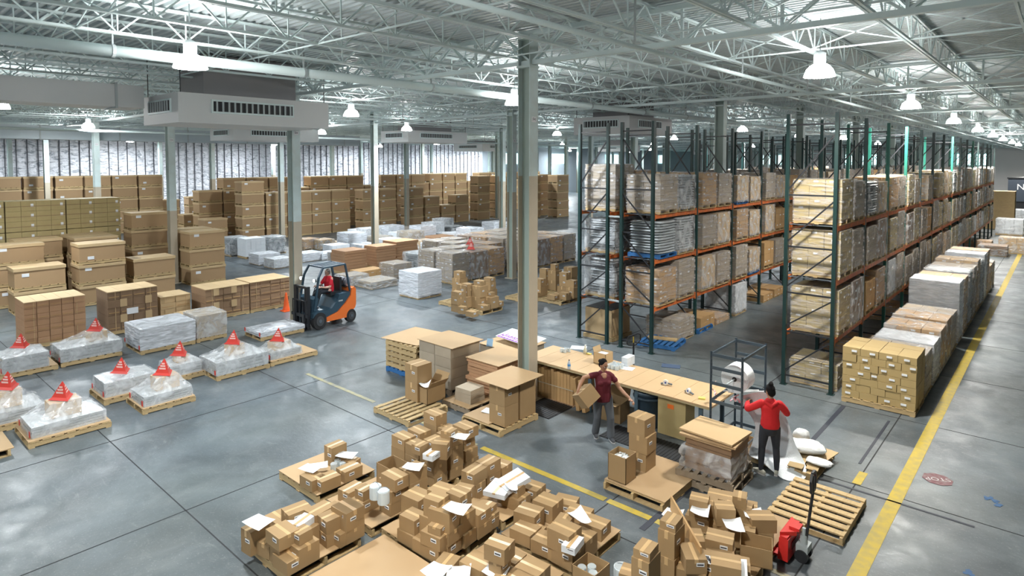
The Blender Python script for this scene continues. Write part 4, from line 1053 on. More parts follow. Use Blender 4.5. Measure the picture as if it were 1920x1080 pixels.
tag(MB().box(0, 0, 0, .12, .09, .02).build('yellow_cloth', mat('cloth_yellow', (.7, .55, .15), .8), loc=(x + .1, y + .03, TZ)), 'yellow cloth beside the spray bottle', 'cloth')
x, y = ontable(1131, 680)
open_box(x, y, TZ, .34, .32, .27, 0, 'open tan carton with one raised flap on the table', flaps=(0, 0, 0, 1.2), m=CARDT, fl=.3)
tag(MB().box(0, 0, .02, .3, .28, .2).build('white_filling', WHITEB, loc=(x, y, TZ)), 'white filling inside the tan carton on the table', 'filling')
for i in range(3):
    for j in range(3):
        if i == 2 and j == 0: pass
        x0, y0 = ontable(1142, 690); can(x0 + i * .105, y0 + j * .105, TZ, .048, .09, 'white jar in the cluster behind the woman\'s head, row %s, %s' % (('left', 'middle', 'right')[i], ('front', 'centre', 'back')[j]))
x, y = ontable(1170, 686)
for k in range(2):
    for j in range(2):
        o = MB().box(0, 0, 0, .16, .16, .1).build('white_box', WHITEB, loc=(x + .02, y + .07 + j * .165, TZ + k * .101)); tag(o, 'small white box %s %s beside the jar cluster' % (('lower', 'upper')[k], ('front', 'back')[j]), 'box', 'small white boxes on the table')
        MB().box(-.081, 0, .03, .003, .12, .03).build('red_print', mat('print_red', (.5, .12, .2)), o)
paper(1172, 690, TZ, .2, 'flat on the table right of the jars', w=.42, h=.26, curl=0); bpy.data.objects[-1] if False else None
def tape_gun(px, py, rz, label):
    x, y = ontable(px, py); r = empty('tape_dispenser', (x, y, TZ), rz); tag(r, label, 'tape dispenser')
    a = MB(); a.tube((0, -.025, .06), (0, .025, .06), .055, 18); a.build('tape_roll', mat('tape_white', (.75, .75, .72), .3), r)
    MB().tube((0, -.03, .06), (0, .03, .06), .022, 12).build('hub', mat('hub_blue', (.06, .12, .4), .4), r)
    MB().bar((.02, 0, .05), (.14, 0, .03), .04, .02).bar((.0, 0, .05), (-.1, 0, .02), .03).build('handle', GREYM, r)
tape_gun(1248, 722, .3, 'tape dispenser with blue hub, nearer the trash can'); tape_gun(1291, 738, -.4, 'tape dispenser further right on the table')
x, y = ontable(1316, 748); tag(MB().box(0, 0, 0, .13, .09, .03).build('yellow_pad', mat('pad_yellow', (.75, .65, .15), .7), loc=(x, y, TZ), rz=.4), 'yellow pad at the right end of the table', 'pad')
# stock beside the column -------------------------------------------------------
def sheet_stack(x, y, W, L, H, label, cm=CARDG, rows=8, top=SHEET, over=.05, zb=.0, jag=.03):
    root = empty('flat_carton_stack', (x, y, zb)); tag(root, label, 'flat carton stack'); t = MB(); r = random.Random(int(H * 100))
    for k in range(rows): t.box(-W / 2 + r.uniform(-jag, jag), L / 2 + r.uniform(-jag, jag), k * H / rows, W - .03, L - .03, H / rows - .006)
    t.build('flat_cartons', cm, root); MB().box(-W / 2, L / 2, H, W + over, L + over, .014).build('top_sheet', top, root); return root
inst(PALG, (-11.6, 10.72, 0), label='wooden pallet under the tall two-column flat carton stack')
for j in (0, 1):
    for k in range(4): 
        o = MB().box(0, 0, 0, .575, 1.0, .25).build('carton_bundle', CARDG, loc=(-11.9 + j * .59, 10.72, .146 + k * .255)); tag(o, 'grey-brown flat carton bundle, %s column, %s tier of the tall stack' % (('left', 'right')[j], ('bottom', 'second', 'third', 'top')[k]), 'carton bundle', 'tall two-column flat carton stack')
psheet(-12.25, -10.95, 10.2, 11.3, 1.17, 'cardboard sheet on top of the tall two-column stack')
# stack of pallets with sheet on top
bluep = pallet(1.25, 1.15, BLUEW); tag(bluep, 'x', 'pallet'); to_proto(bluep)
for k in range(6):
    o = inst(PAL if k else bluep, (-13.1, 10.9, k * .146), label='pallet in the leftmost pallet stack, %s' % ('at the bottom', 'second up', 'third up', 'fourth up', 'fifth up', 'topmost')[k], rz=RN.uniform(-.04, .04))
psheet(-13.95, -12.6, 10.35, 11.7, .885, 'brown sheet lying crooked on the leftmost pallet stack', rz=.12)
inst(PALG, (-10.25, 11.1, 0), label='pallet under the sheet stack with crooked layers')
sheet_stack(-9.75, 10.55, 1.05, 1.1, .78, 'stack of flat cartons with crooked top layers left of the column', CARDR, 9, zb=.146, jag=.05)
sheet_stack(-10.4, 11.9, 1.3, 1.2, .80, 'wide flat carton stack under the purple-lettered board', CARDG, 4, zb=.0)
o = MB().box(0, 0, 0, .16, .012, .2).build('blue_notice', mat('notice_blue', (.25, .42, .6), .4), loc=(-10.95, 11.5, .95), rz=.5); o.rotation_euler.x = -.5; tag(o, 'small blue-white notice leaning on the flat carton stack', 'notice')
sg = MB().box(0, 0, 0, 1.35, .62, .012).build('sign_board', mat('sign_white', (.78, .84, .86), .4), loc=(-10.8, 12.55, .99), rz=-.12); sg.rotation_euler.x = .16; tag(sg, 'white board with purple brush lettering lying beside the centre column', 'sign board')
PUR = mat('purple', (.30, .04, .42), .5)
l_ = MB(); rr = random.Random(2)
for i in range(11):
    x0 = -.6 + i * .115
    l_.bar((x0, -.28, .016), (x0 + .05, -.02 - rr.uniform(0, .08), .016), .03, .004); l_.bar((x0 + .01, -.14, .016), (x0 + .1, -.12 - rr.uniform(0, .06), .016), .028, .004)
l_.bar((-.62, -.285, .016), (.62, -.285, .016), .03, .004); l_.build('brush_lettering', PUR, sg)
# pallet with slats, two closed cartons and an open one
inst(PAL, (-11.0, 8.96, 0), label='empty-ended slatted pallet carrying three cartons, left of the others')
x, y = G(771, 752, .14)
for k in range(2): carton(x - .02, y + .24, .144 + k * .424, 'L', 0, 'the slatted pallet left of the station')
x, y = G(801, 761, .14)
o = open_box(x - .25, y + .3, .144, .46, .56, .36, 0, 'open carton with raised flaps on the slatted pallet', flaps=(0, .9, .9, 1.3))
paper(797, 722, .55, .6, 'sticking out of the open carton on the slatted pallet', curl=.3)
# pallet with stacked cartons under a sheet
inst(PAL, (-9.15, 9.95, 0), label='pallet under the sheet-topped carton pair, before the black mat', rz=PI / 2)
psheet(-9.72, -8.95, 9.38, 10.4, .15, 'flat sheet on the left half of the pallet before the mat')
paper(915, 770, .17, .3, 'on the flat sheet before the stacked cartons')
xx, yy = G(945, 795, .14)
for k in range(2): carton(-8.83, 9.72, .15 + k * .424, 'L', 0, 'the pallet before the black mat')
tag(MB().box(0, 0, 0, .40, .52, .86).build('tall_carton', CARDF, loc=(-8.83, 10.28, .146)), 'tall upright carton at the back right of the sheet-topped pallet', 'carton')
psheet(-9.4, -8.45, 9.42, 10.6, 1.01, 'cardboard sheet capping the two stacked cartons')
# low pallet with strapped bundle between
inst(PALG, (-10.3, 9.75 + .35, 0), label='pallet with brown sheet behind the slatted pallet', rz=0, scale=(.75, .8, 1))
psheet(-10.72, -9.86, 9.68, 10.52, .146, 'brown sheet under the small strapped bundle')
for k in range(3): tag(MB().box(0, 0, 0, .52 - k * .02, .46, .1).build('small_bundle', CARDG, loc=(-10.25, 10.1, .16 + k * .103), rz=.03 * k), 'small strapped carton bundle on the brown sheet, %s piece' % ('bottom', 'middle', 'top')[k], 'carton bundle')
# mats
MATM = mat('rubber_mat', (.008, .009, .011), .6)
for (x0, x1, y0, y1, w) in ((-9.25, -8.4, 10.72, 11.62, 'beside the woman in maroon'), (-7.1, -5.15, 10.75, 11.45, 'behind the three stacked cartons')):
    m = MB(); m.box((x0 + x1) / 2, (y0 + y1) / 2, .001, x1 - x0, y1 - y0, .012)
    nx = int((x1 - x0) / .07)
    for i in range(nx): m.box(x0 + (i + .5) * (x1 - x0) / nx, (y0 + y1) / 2, .013, .02, y1 - y0, .006)
    tag(m.build('rubber_mat', MATM), 'black ribbed rubber floor mat ' + w, 'floor mat')
# pallet with board, three cartons and an open peanut carton
inst(PAL, (-5.3, 9.75, 0), label='pallet with a board top and a tower of three cartons', rz=PI / 2, scale=(1.15, 1.0, 1))
psheet(-5.88, -4.72, 9.08, 10.48, .146, 'large brown sheet covering the pallet with the three-carton tower')
for k, (dx, dy, rz) in enumerate(((0, 0, 0), (.01, .0, .03), (-.02, 0, -.04))): carton(-5.62 + dx, 9.92 + dy, .16 + k * .313, 'm', rz, 'the board-covered pallet')
open_box(-5.66, 9.3, .16, .36, .34, .46, 0, 'tall open carton filled with white packing peanuts', flaps=(0, 0, 0, 0))
pn = MB(); rr = random.Random(5)
for i in range(160):
    a, b = rr.uniform(-.15, .15), rr.uniform(-.14, .14); pn.box(a, b, .34 + rr.uniform(-.01, .05), .03, .018, .016, rr.random() * 3)
pn.box(0, 0, .25, .33, .31, .1); o = pn.build('packing_peanuts', mat('foam_white', (.82, .85, .85), .6), loc=(-5.66, 9.3, .16)); tag(o, 'white foam packing peanuts filling the tall open carton', 'packing peanuts', kind='stuff')
# messy film-covered stack
inst(PALG, (-4.55, 10.6, 0), label='weathered pallet under the messy film-covered stack', scale=(.85, 1, 1)); inst(PALG, (-4.55, 10.6, .146), label='upper weathered pallet under the messy film-covered stack', scale=(.85, 1, 1), rz=.06)
st_ = sheet_stack(-4.12, 10.22, .85, .8, .52, 'messy brown stack with hanging clear film, between mat and pallet jack', CARDD, 5, zb=.292, jag=.04)
shell_mb(.86, .82, -.05, .36, 9, .12).build('torn_film', WRAPC, st_, (-.425, .4, 0))
for i, (rz, dz, m) in enumerate(((.05, 0, SHEET), (-.07, .05, CARDT))):
    tag(MB().box(0, 0, 0, 1.0, .82 - i * .06, .03).build('torn_sheet', m, loc=(-4.55, 10.62, .835 + dz), rz=rz), ('lower', 'upper')[i] + ' bent cardboard sheet topping the messy film-covered stack', 'cardboard sheet')
# steel shelving cart -----------------------------------------------------------
SM = mat('shelf_steel', (.085, .12, .155), .4, .4)
cx0, cx1, cy0, cy1, ch = -4.97, -4.37, 11.36, 12.56, 2.08
root = empty('shelving_frame', (0, 0, 0)); tag(root, 'dark blue-grey slotted steel shelving frame at the table end', 'shelving frame')
for x in (cx0, cx1):
    for y in (cy0, cy1):
        p = MB(); p.box(0, 0, 0, .045, .006, ch); p.box(0, 0, 0, .006, .045, ch)
        for i in range(26): p.box(.0, -.004 if y == cy0 else .004, .06 + i * .078, .012, .004, .02, mi=1)
        p.build('post', [SM, mat('slot_light', (.35, .38, .4), .5)], root, (x, y, 0))
for z in (.35, .75, 1.15, 1.5, 1.8, 2.05):
    for (a, b) in (((cx0, cy0), (cx1, cy0)), ((cx0, cy1), (cx1, cy1))): MB().box((a[0] + b[0]) / 2, a[1], z - .06, cx1 - cx0, .02, .06).build('cross_rail', SM, root)
for z in (.35, 1.15, 2.05):
    for x in (cx0, cx1): MB().box(x, (cy0 + cy1) / 2, z - .05, .02, cy1 - cy0, .05).build('side_rail', SM, root)
rl = MB().tube((-4.67, 11.75, 1.5), (-4.67, 12.08, 1.5), .27, 40).build('foam_roll', mat('foam_roll_white', (.80, .84, .86), .5), smooth=False); tag(rl, 'large white foam roll mounted inside the steel shelving frame', 'foam roll')
MB().tube((-4.67, 11.74, 1.5), (-4.67, 11.745, 1.5), .045, 16).build('core', BLACKM, rl)
m = MB(); a0 = None
for i in range(90):
    a = i * .5; r = .06 + i * .0022; q = (-4.67 + r * math.cos(a), 11.748, 1.5 + r * math.sin(a))
    if a0: m.bar(a0, q, .003)
    a0 = q
m.build('winding', mat('foam_shadow_line', (.6, .64, .66), .6), rl)
MB().tube((-4.67, 11.36, 1.5), (-4.67, 12.56, 1.5), .015, 8).build('spindle', STEELG, rl)
RW = mat('film_red_white', (.65, .12, .16), .4, noise=(14, .9, (.85, .85, .85)))
for i, (px, py, z) in enumerate(((1376, 755, 1.15), (1400, 750, 1.2))):
    x, y = G(px, py, z); m = MB(); rr = random.Random(i + 3); q = (-4.95 + .35 * i, 11.6 + .2 * i, 1.2)
    for k in range(12): n_ = (q[0] + rr.uniform(-.07, .07), q[1] + rr.uniform(-.08, .08), max(1.0, q[2] + rr.uniform(-.1, .09))); m.bar(q, n_, .03, .008); q = n_
    tag(m.build('striped_tape', RW), ('left', 'right')[i] + ' tangle of red and white tape hanging on the shelving frame', 'tape')
for i in range(2): tag(MB().tube((-4.95 + i * .1, 11.9, 1.16), (-4.4 + i * .1, 12.3, 1.2), .012, 8).build('rod', PAPER), ('lower', 'upper')[i] + ' pale rod lying across the shelving frame', 'rod')
# pallet with boards, bags and foam behind the woman in red
inst(PAL, (-3.85, 12.3, 0), label='pallet with loose boards and white bags beside the woman in red', scale=(1.1, 1.1, 1)); r = random.Random(4)
for i, (x, y, w, l, rz, z) in enumerate(((-4.1, 12.1, .9, .7, .2, .146), (-3.6, 12.5, .95, .8, -.15, .162), (-3.55, 12.1, .25, .9, .1, .178), (-3.3, 12.2, .2, .9, .12, .178), (-4.2, 12.5, .4, .35, .5, .178))):
    tag(MB().box(0, 0, 0, w, l, .014).build('loose_board', (SHEET, CARDT, WOOD, WOOD, CARD)[i], loc=(x, y, z), rz=rz), ('lowest left cardboard sheet', 'upper right cardboard sheet', 'inner loose plank', 'outer loose plank', 'small brown board')[i] + ' on the pallet of the woman in red', 'board')
def blob(name, x, y, z, sx, sy, sz, m, label, cat, seed=1, rz=0):
    r = random.Random(seed); t = MB(); vs = []; nu, nv = 18, 10
    for j in range(nv + 1):
        ph = -PI / 2 + PI * j / nv
        for i in range(nu):
            a = 2 * PI * i / nu; k = 1 + r.uniform(-.13, .10); c = math.cos(ph)
            vs.append((math.copysign(abs(math.cos(a)) ** .6, math.cos(a)) * c * sx * k, math.copysign(abs(math.sin(a)) ** .6, math.sin(a)) * c * sy * k, (math.sin(ph) * .5 + .5) * sz * (1 + r.uniform(-.04, .04))))
    fs = [(j * nu + i, j * nu + (i + 1) % nu, (j + 1) * nu + (i + 1) % nu, (j + 1) * nu + i) for j in range(nv) for i in range(nu)]
    t.add(vs, fs); o = t.build(name, m, loc=(x, y, z), rz=rz, smooth=True); tag(o, label, cat); return o
BAG = mat('white_bag', (.72, .74, .74), .45, bump=(9, .8))
blob('foam_bag', -3.55, 12.4, .19, .34, .24, .22, BAG, 'big crumpled white bag on the pallet of the woman in red', 'bag', 1, .4)
blob('foam_bag', -3.75, 12.85, .19, .15, .12, .24, BAG, 'small upright white bag behind the big crumpled bag', 'bag', 2)
blob('foam_bag', -3.2, 12.05, .19, .22, .14, .1, BAG, 'flat white bag end at the pallet corner near the woman in red', 'bag', 3)
tag(MB().lathe(0, 0, [(.09, 0), (.09, .16), (.075, .16), (.075, .02)], 18).build('tape_core', CARD, loc=(-4.45, 12.0, .17)), 'brown cardboard core standing on the boards by the frame', 'core')
# hand truck handle behind the table
x, y = -8.15, 13.9
root = empty('pallet_jack', (x, y, 0)); tag(root, 'black pallet jack handle with a yellow grip standing behind the table', 'pallet jack')
MB().tube((0, 0, .12), (0, 0, 1.0), .025, 8).build('pole', BLACKM, root)
m = MB(); pts = [(-.13, 1.06), (-.10, 1.22), (.08, 1.30), (.13, 1.28), (.13, 1.14), (.03, 1.0), (-.1, 1.0), (-.13, 1.06)]
for a, b in zip(pts, pts[1:]): m.bar((a[0], a[0] * .88, a[1]), (b[0], b[0] * .88, b[1]), .025)
m.bar((0, 0, 1.0), (0, 0, 1.28), .03); m.build('handle_loop', BLACKM, root); MB().box(.01, -.03, 1.08, .03, .02, .15).build('grip', YEL, root)
for k in (-1, 1): MB().box(-.55, k * .2, .05, 1.1, .15, .05).build('fork', BLACKM, root)
MB().box(.02, 0, .0, .2, .5, .14).build('base', BLACKM, root)
MB().box(0, 0, 0, .12, .004, .02)
# bin with plastic liner under the near rack end, blue pallets on the floor
o = MB().box(-.5, .55, .13, 1.0, 1.1, .85).build('liner_box', CARDT, loc=(-10.6, 16.72, 0)); tag(o, 'tan cardboard bin with dark liner under the near rack end', 'cardboard bin')
MB().box(-.5, .55, .98, .96, 1.06, .02).build('liner', DARK, o); MB().box(-.5, .55, 0, 1.1, 1.2, .12).build('pallet', WOOD, o)
PB = pallet(1.2, 1.1, BLUEW); tag(PB, 'x', 'pallet'); to_proto(PB)
inst(PB, (-9.3, 17.55, 0), label='blue pallet with a plank on it on the floor under the double rack', rz=.15)
tag(MB().box(0, 0, 0, .9, .22, .05).build('plank', WOOD, loc=(-9.3, 17.6, .146), rz=.3), 'short plank lying on the blue pallet', 'plank')
inst(PB, (-9.5, 19.9, 0), label='second blue pallet farther along under the double rack')
x, y = G(1258, 687); tag(MB().box(0, 0, 0, .5, .3, .012).build('blue_rag', mat('rag_blue', (.05, .08, .14), .8), loc=(x, y, .001), rz=.4), 'dark blue rag flat on the floor behind the table', 'rag')
# ---------------------------------------------------------------- foreground pallets of loose cartons
def fg_pallet(x0, x1, y0, y1, label, sheet=None, p=PAL, zs=.146):
    BND.append((x0, x1, y0, y1))
    inst(p, ((x0 + x1) / 2, (y0 + y1) / 2, 0), scale=((x1 - x0) / 1.25, (y1 - y0) / 1.15, 1), label='wooden pallet under ' + label)
    if sheet: psheet(x0, x1, y0, y1, zs, 'cardboard sheet under ' + label)
ZB = .16
A1 = 'the small pallet nearest the open floor'
fg_pallet(-10.42, -9.15, 5.46, 6.62, A1, True)
for a in ((629, 832, 1, 'd', .05), (585, 891, 1, 'b', .05), (622, 897, 1, 'a', -.03), (665, 880, 1, 'a', .02), (661, 861, 1, 's', .3)): stack(a[0], a[1], a[2], a[3], a[4], A1, ZB)
paper(582, 878, .39, .3, 'left on the carton nearest the open floor', w=.34, h=.24); paper(598, 873, .30, 1.0, 'second from left among the nearest-floor cartons', w=.3, h=.22); paper(650, 853, .37, .5, 'draped behind the cans on the nearest-floor pallet', w=.34, h=.24)
for i, (px, py) in enumerate(((626, 868), (633, 861), (643, 866))):
    x, y = G(px, py, .3); can(x, y, .162, .06, .13, 'small round tin, %s of three between cartons on the nearest-floor pallet' % ('left', 'middle', 'right')[i])
tag(MB().box(0, 0, 0, .2, .14, .01).build('cardboard_flap', CARDT, loc=(-9.4, 5.55, .172), rz=.3), 'small loose cardboard flap at the pallet corner', 'cardboard piece')
# lower-left pile
A4 = 'the lowest-left pile'
fg_pallet(-8.92, -7.65, 4.1, 5.28, A4, True)
for a in ((514, 998, ['g', 'h'], .02), (540, 1048, ['h'], .05), (573, 1003, ['f', 's'], .1), (557, 952, ['a', 'a'], -.1), (603, 948, ['a', 'a'], .1), (625, 948, ['a', 'e'], .05), (648, 988, ['a'], .05), (632, 968, ['a', 'a'], -.05), (487, 1025, ['a'], .2), (524, 968, ['b'], 0)):
    stack(a[0], a[1], 0, a[2][-1], a[3], A4, ZB, kinds=a[2])
paper(485, 979, .62, .2, 'covering the left end of the lowest-left pile', w=.36, h=.28, curl=.03); x, y = G(480, 985, .5); carton(x, y, .16, 'd', .1, A4)
stack(574, 970, 0, 'w', .3, A4, ZB, kinds=['f', 'w'], look='white'); paper(546, 986, .5, .8, 'between the cartons in the middle of the lowest-left pile')
# cans pallet
A3 = 'the pile with paint cans'
fg_pallet(-8.92, -7.7, 5.5, 6.7, A3, True)
stack(706, 936, 0, 'h', 0, A3, ZB, kinds=['f', 'h']); 
x, y = G(706, 936, .64)
for i, (px, py) in enumerate(((704, 911), (719, 920))):
    x, y = G(px, py, .83); can(x, y, .645, .09, .19, ('left', 'right')[i] + ' large round can with wire handle on the paint can pile', True, i)
stack(683, 914, 0, 'b', .1, A3, ZB, kinds=['a', 's']); stack(660, 912, 1, 'a', .1, A3, ZB)
for a in ((756, 893, ['a', 'a', 'b'], .0), (780, 880, ['a', 'a', 'a'], .0), (788, 903, ['a', 'a'], .02), (742, 900, ['b', 'b'], 0)): stack(a[0], a[1], 0, a[2][-1], a[3], A3, ZB, kinds=a[2])
x, y = G(737, 872, .5); open_box(x, y, .162, .45, .36, .38, .0, 'long open empty carton behind the paint cans', flaps=(0, 0, 0, 0))
paper(775, 875, .78, .5, 'on the carton above the paint cans', w=.3, h=.24, curl=.04)
# large tall pile
A2 = 'the tall centre pile'
fg_pallet(-9.1, -7.85, 6.85, 8.03, A2)
grid = [[['b', 'b', 'b'], ['h', 'h', 'b'], ['b', 'b', 'b', 'b']], [['h', 'h', 'b'], ['f', 'e'], ['b', 'b', 'b']], [['h', 'h', 'h', 'e', 'e'], ['h', 'h', 'h', 'h'], ['h', 'h', 'e', 'e', 'h']]]
for i in range(3):
    for j in range(3):
        x = -8.88 + i * .415; y = 7.05 + j * .385; z = .148
        for q in grid[i][j]: carton(x + RN.uniform(-.01, .01), y + RN.uniform(-.01, .01), z, q, RN.uniform(-.03, .03), A2); z += SZ[q][2] + .002
for (px, py, z, k, r_) in ((788, 831, .78, 's', .1), (828, 827, .72, 'g', .5), (812, 846, .77, 'w', .2), (842, 805, .95, 's', .2)):
    x, y = G(px, py, z + SZ[k][2]); carton(x, y, z, k, r_, A2, tilt=.0)
paper(862, 818, 1.02, .4, 'on the right back corner of the tall centre pile', w=.3, h=.22)
# centre pile
A5 = 'the pile below the tall centre one'
fg_pallet(-7.6, -6.32, 5.6, 6.8, A5, True)
for a in ((752, 957, ['h', 'f'], .05), (777, 975, ['h', 'c'], .1), (803, 983, ['e', 'e', 'e'], .6), (830, 993, ['h', 'h'], .12), (812, 932, ['h', 'f', 'g'], .2), (855, 952, ['h', 'h', 'f'], .25), (836, 920, ['f', 'h', 'h'], .2), (890, 962, ['h', 'h'], .1), (812, 1014, ['h'], .1), (880, 1000, ['b'], .1), (915, 978, ['s'], 0), (782, 925, ['h', 'f'], .1), (855, 925, ['h', 'f', 'g'], .1)):
    stack(a[0], a[1], 0, a[2][-1], a[3], A5, ZB, kinds=a[2])
paper(857, 953, .86, .3, 'on the high carton of the pile below the tall one', w=.34, h=.26, curl=.05)
# pile with the big white box
A6 = 'the pile with the flat white box'
fg_pallet(-7.55, -6.33, 6.95, 8.15, A6, True)
for a in ((898, 882, ['g', 'a'], .1), (915, 862, ['a', 'a'], .05), (932, 863, ['h'], .1), (880, 915, ['a', 'g'], .3), (907, 937, ['f'], .4), (943, 938, ['c', 'e'], .2), (990, 918, ['h', 's'], .1), (1005, 912, ['h'], .15), (960, 905, ['h'], .1), (895, 905, ['a', 'e'], .1)):
    stack(a[0], a[1], 0, a[2][-1], a[3], A6, ZB, kinds=a[2])
x, y = G(963, 890, .6); carton(x, y, .46, 'W', -.3, A6, tilt=.25); x, y = G(937, 913, .45); carton(x, y, .38, 'W', .3, A6)
paper(958, 912, .5, .8, 'upright between the cartons below the flat white box', w=.2, h=.24, curl=.2)
# right pile of larger cartons
A7 = 'the pile right of centre'
fg_pallet(-6.15, -4.85, 6.7, 7.95, A7, True)
for a in ((993, 955, ['f'], .2), (1027, 935, ['f'], .1), (1057, 972, ['f', 'e'], .25), (1083, 955, ['h'], .2), (1108, 973, ['h'], .1), (980, 992, ['h'], .1), (1002, 992, ['s'], .1), (1024, 1010, ['h'], .1), (1003, 1028, ['h', 'f'], .05), (1063, 1028, ['f'], .0), (1107, 1008, ['f'], .05), (1073, 940, ['h'], .3)):
    stack(a[0], a[1], 0, a[2][-1], a[3], A7, ZB, kinds=a[2])
stack(1074, 1014, 0, 'w', .2, A7, .46, kinds=['w'], look='white'); paper(1086, 970, .58, 1.1, 'hanging off the tallest carton right of centre', w=.22, h=.34, curl=.1)
for i, (px, py) in enumerate(((1090, 1000), (1078, 1006))):
    x, y = G(px, py, .3); can(x, y, .165, .07, .15, ('upper', 'lower')[i] + ' grey can between cartons right of centre')
# flat board pallet
inst(PAL, (-6.8, 4.9, 0), label='wooden pallet under the bare brown board at the bottom'); psheet(-7.42, -6.2, 4.28, 5.52, .146, 'bare flat brown board at the bottom left of centre', th=.02)
A9 = 'the bottom pile'
fg_pallet(-6.15, -4.9, 5.35, 6.6, A9, True)
for a in ((888, 1015, ['c', 's', 'e'], .25), (915, 1003, ['f', 's', 'c'], .2), (893, 1048, ['f'], .1), (936, 1055, ['f', 'e'], .4), (940, 1070, ['f'], .1), (960, 1040, ['c'], .1), (1000, 1060, ['f'], .1)):
    stack(a[0], a[1], 0, a[2][-1], a[3], A9, ZB, kinds=a[2])
stack(783, 1074, 0, 'a', .3, A9, .17, kinds=['a']) ; paper(818, 1071, .40, .2, 'left of three at the bottom edge', w=.3, h=.3, curl=.06); paper(860, 1076, .40, .7, 'middle of three at the bottom edge', w=.3, h=.3, curl=.06); paper(930, 1073, .44, .3, 'right of three at the bottom edge', w=.3, h=.24, curl=.06)
# floor items
x, y = G(1108, 1072, .25); open_box(x, y, .16, .36, .36, .2, .0, 'open carton with round cans at the bottom edge', flaps=(0, 0, 0, 0))
for i in range(3): can(x - .09 + .09 * i, y - .08 + .1 * (i % 2), .17, .06, .15, 'round can in the open bottom carton, ' + ('left', 'middle', 'right')[i])
x, y = G(1166, 1062, .3); can(x, y, .0, .11, .3, 'large white bucket on the floor at the bottom edge', True)
# right foreground pallets
B1 = 'the pallet by the red jack'
fg_pallet(-4.2, -2.98, 8.72, 9.92, B1, True)
for a in ((1322, 936, ['h', 'b'], .3), (1286, 955, ['h', 'g'], .3), (1342, 963, ['c', 'g'], .6), (1378, 923, ['h', 'b', 's'], .3), (1360, 930, ['h', 'h'], .3), (1425, 967, ['h', 'b'], .7), (1400, 945, ['c'], .3), (1295, 1000, ['f'], .6), (1345, 1010, ['h', 'h'], .3), (1390, 985, ['f'], .3)):
    stack(a[0], a[1], 0, a[2][-1], a[3], B1, ZB, kinds=a[2])
x, y = G(1418, 1015, .42); open_box(x, y, .162, .42, .34, .26, .35, 'open empty carton at the corner beside the red jack', flaps=(0, 0, 0, 0))
for (px, py, r_, w) in ((1313, 957, .3, 'beside the cube carton near the red jack'), (1372, 945, .3, 'under the topmost small carton near the red jack'), (1375, 985, .6, 'crumpled in the middle of the pallet by the jack'), (1412, 965, .5, 'under the tilted carton beside the jack'), (1262, 965, .2, 'sticking out at the left of the pallet by the jack')): paper(px, py, .5, r_, w, w=.26, h=.3, curl=.06)
B2 = 'the bottom right pallet'
fg_pallet(-4.15, -2.95, 7.35, 8.55, B2, True)
for a in ((1318, 1035, ['b', 'b'], .1), (1354, 1042, ['f'], .5), (1410, 1058, ['f', 'h'], .4), (1400, 1075, ['f'], .4), (1262, 1058, ['f', 'a'], .7), (1216, 1018, ['d', 'd', 'e'], .1), (1244, 990, ['d', 'd', 'e'], .1), (1190, 1072, ['g'], .3), (1225, 1075, ['g'], .3), (1290, 1022, ['h', 'c'], .3)):
    stack(a[0], a[1], 0, a[2][-1], a[3], B2, ZB, kinds=a[2])
bd = MB().box(0, 0, 0, .025, 1.25, .55).build('tall_board', CARD, loc=(-3.82, 7.95, .17), rz=.78); tag(bd, 'long cardboard wall panel standing diagonally on the bottom right pallet', 'cardboard panel')
for i in range(4):
    x, y = G(1325 + i * 10, 1046 + i * 7, .55); o = MB().box(0, 0, 0, .09, .12, .09).build('white_box', WHITEB, loc=(x, y, .46), rz=.4); tag(o, 'small white printed box, %s of four at the bottom right' % ('first', 'second', 'third', 'last')[i], 'box', 'four small white boxes at bottom right')
    MB().box(0, 0, .09, .06, .08, .002).build('print', INK, o)
paper(1373, 1062, .5, .4, 'large blank sheet at the bottom right pallet', w=.36, h=.36)
# empty pallet in front of the jack: a bigger, detailed one
inst(PAL, (-2.86, 10.72, 0), rz=PI / 2, scale=(1.17, .97, 1), label='bare empty wooden pallet beside the pallet jack handle')
M4 = 'the open pile right of the white cube'
for (x, y, w) in ((-17.95, 17.15, 'left'), (-16.65, 17.0, 'right')): inst(PAL, (x, y, 0), label='wooden pallet, %s half, under the open pile right of the white cube' % w); BND.append((x - .62, x + .62, y - .57, y + .57))
for a in ((842, 533, ['L', 'L'], 0), (858, 546, ['f', 'f', 'h'], 0), (875, 532, ['L', 'f', 'h'], 0), (862, 508, ['L', 'L', 'f'], 0), (896, 525, ['L', 'L', 'h'], .05), (918, 520, ['L', 'f', 'h'], 0), (885, 583, ['h'], 0), (868, 574, ['g'], .2), (890, 560, ['f'], .1), (912, 572, ['h'], 0), (935, 565, ['h'], .1), (925, 548, ['L', 's'], 0)):
    stack(a[0], a[1], 0, a[2][-1], a[3], M4, ZB, kinds=a[2])
M5 = 'the pile between centre column and rack'
for (x, y, w) in ((-16.6, 19.6, 'left'), (-15.4, 20.2, 'right'), (-16.4, 21.3, 'rear')): inst(PAL, (x, y, 0), label='wooden pallet, %s one, under the pile between centre column and rack' % w); BND.append((x - .62, x + .62, y - .57, y + .57))
for a in ((1020, 503, ['L', 'f', 'h'], 0), (1040, 495, ['L', 'L', 'g'], 0), (1062, 510, ['L', 'f', 'f'], 0), (1035, 525, ['L', 'f'], 0), (1012, 548, ['h'], 0), (1058, 548, ['f'], 0), (1076, 525, ['L', 'f'], .1), (1025, 556, ['h'], 0), (1045, 550, ['h'], .1), (1070, 500, ['L', 'L'], 0)):
    stack(a[0], a[1], 0, a[2][-1], a[3], M5, ZB, kinds=a[2])
settle(); label_piles()
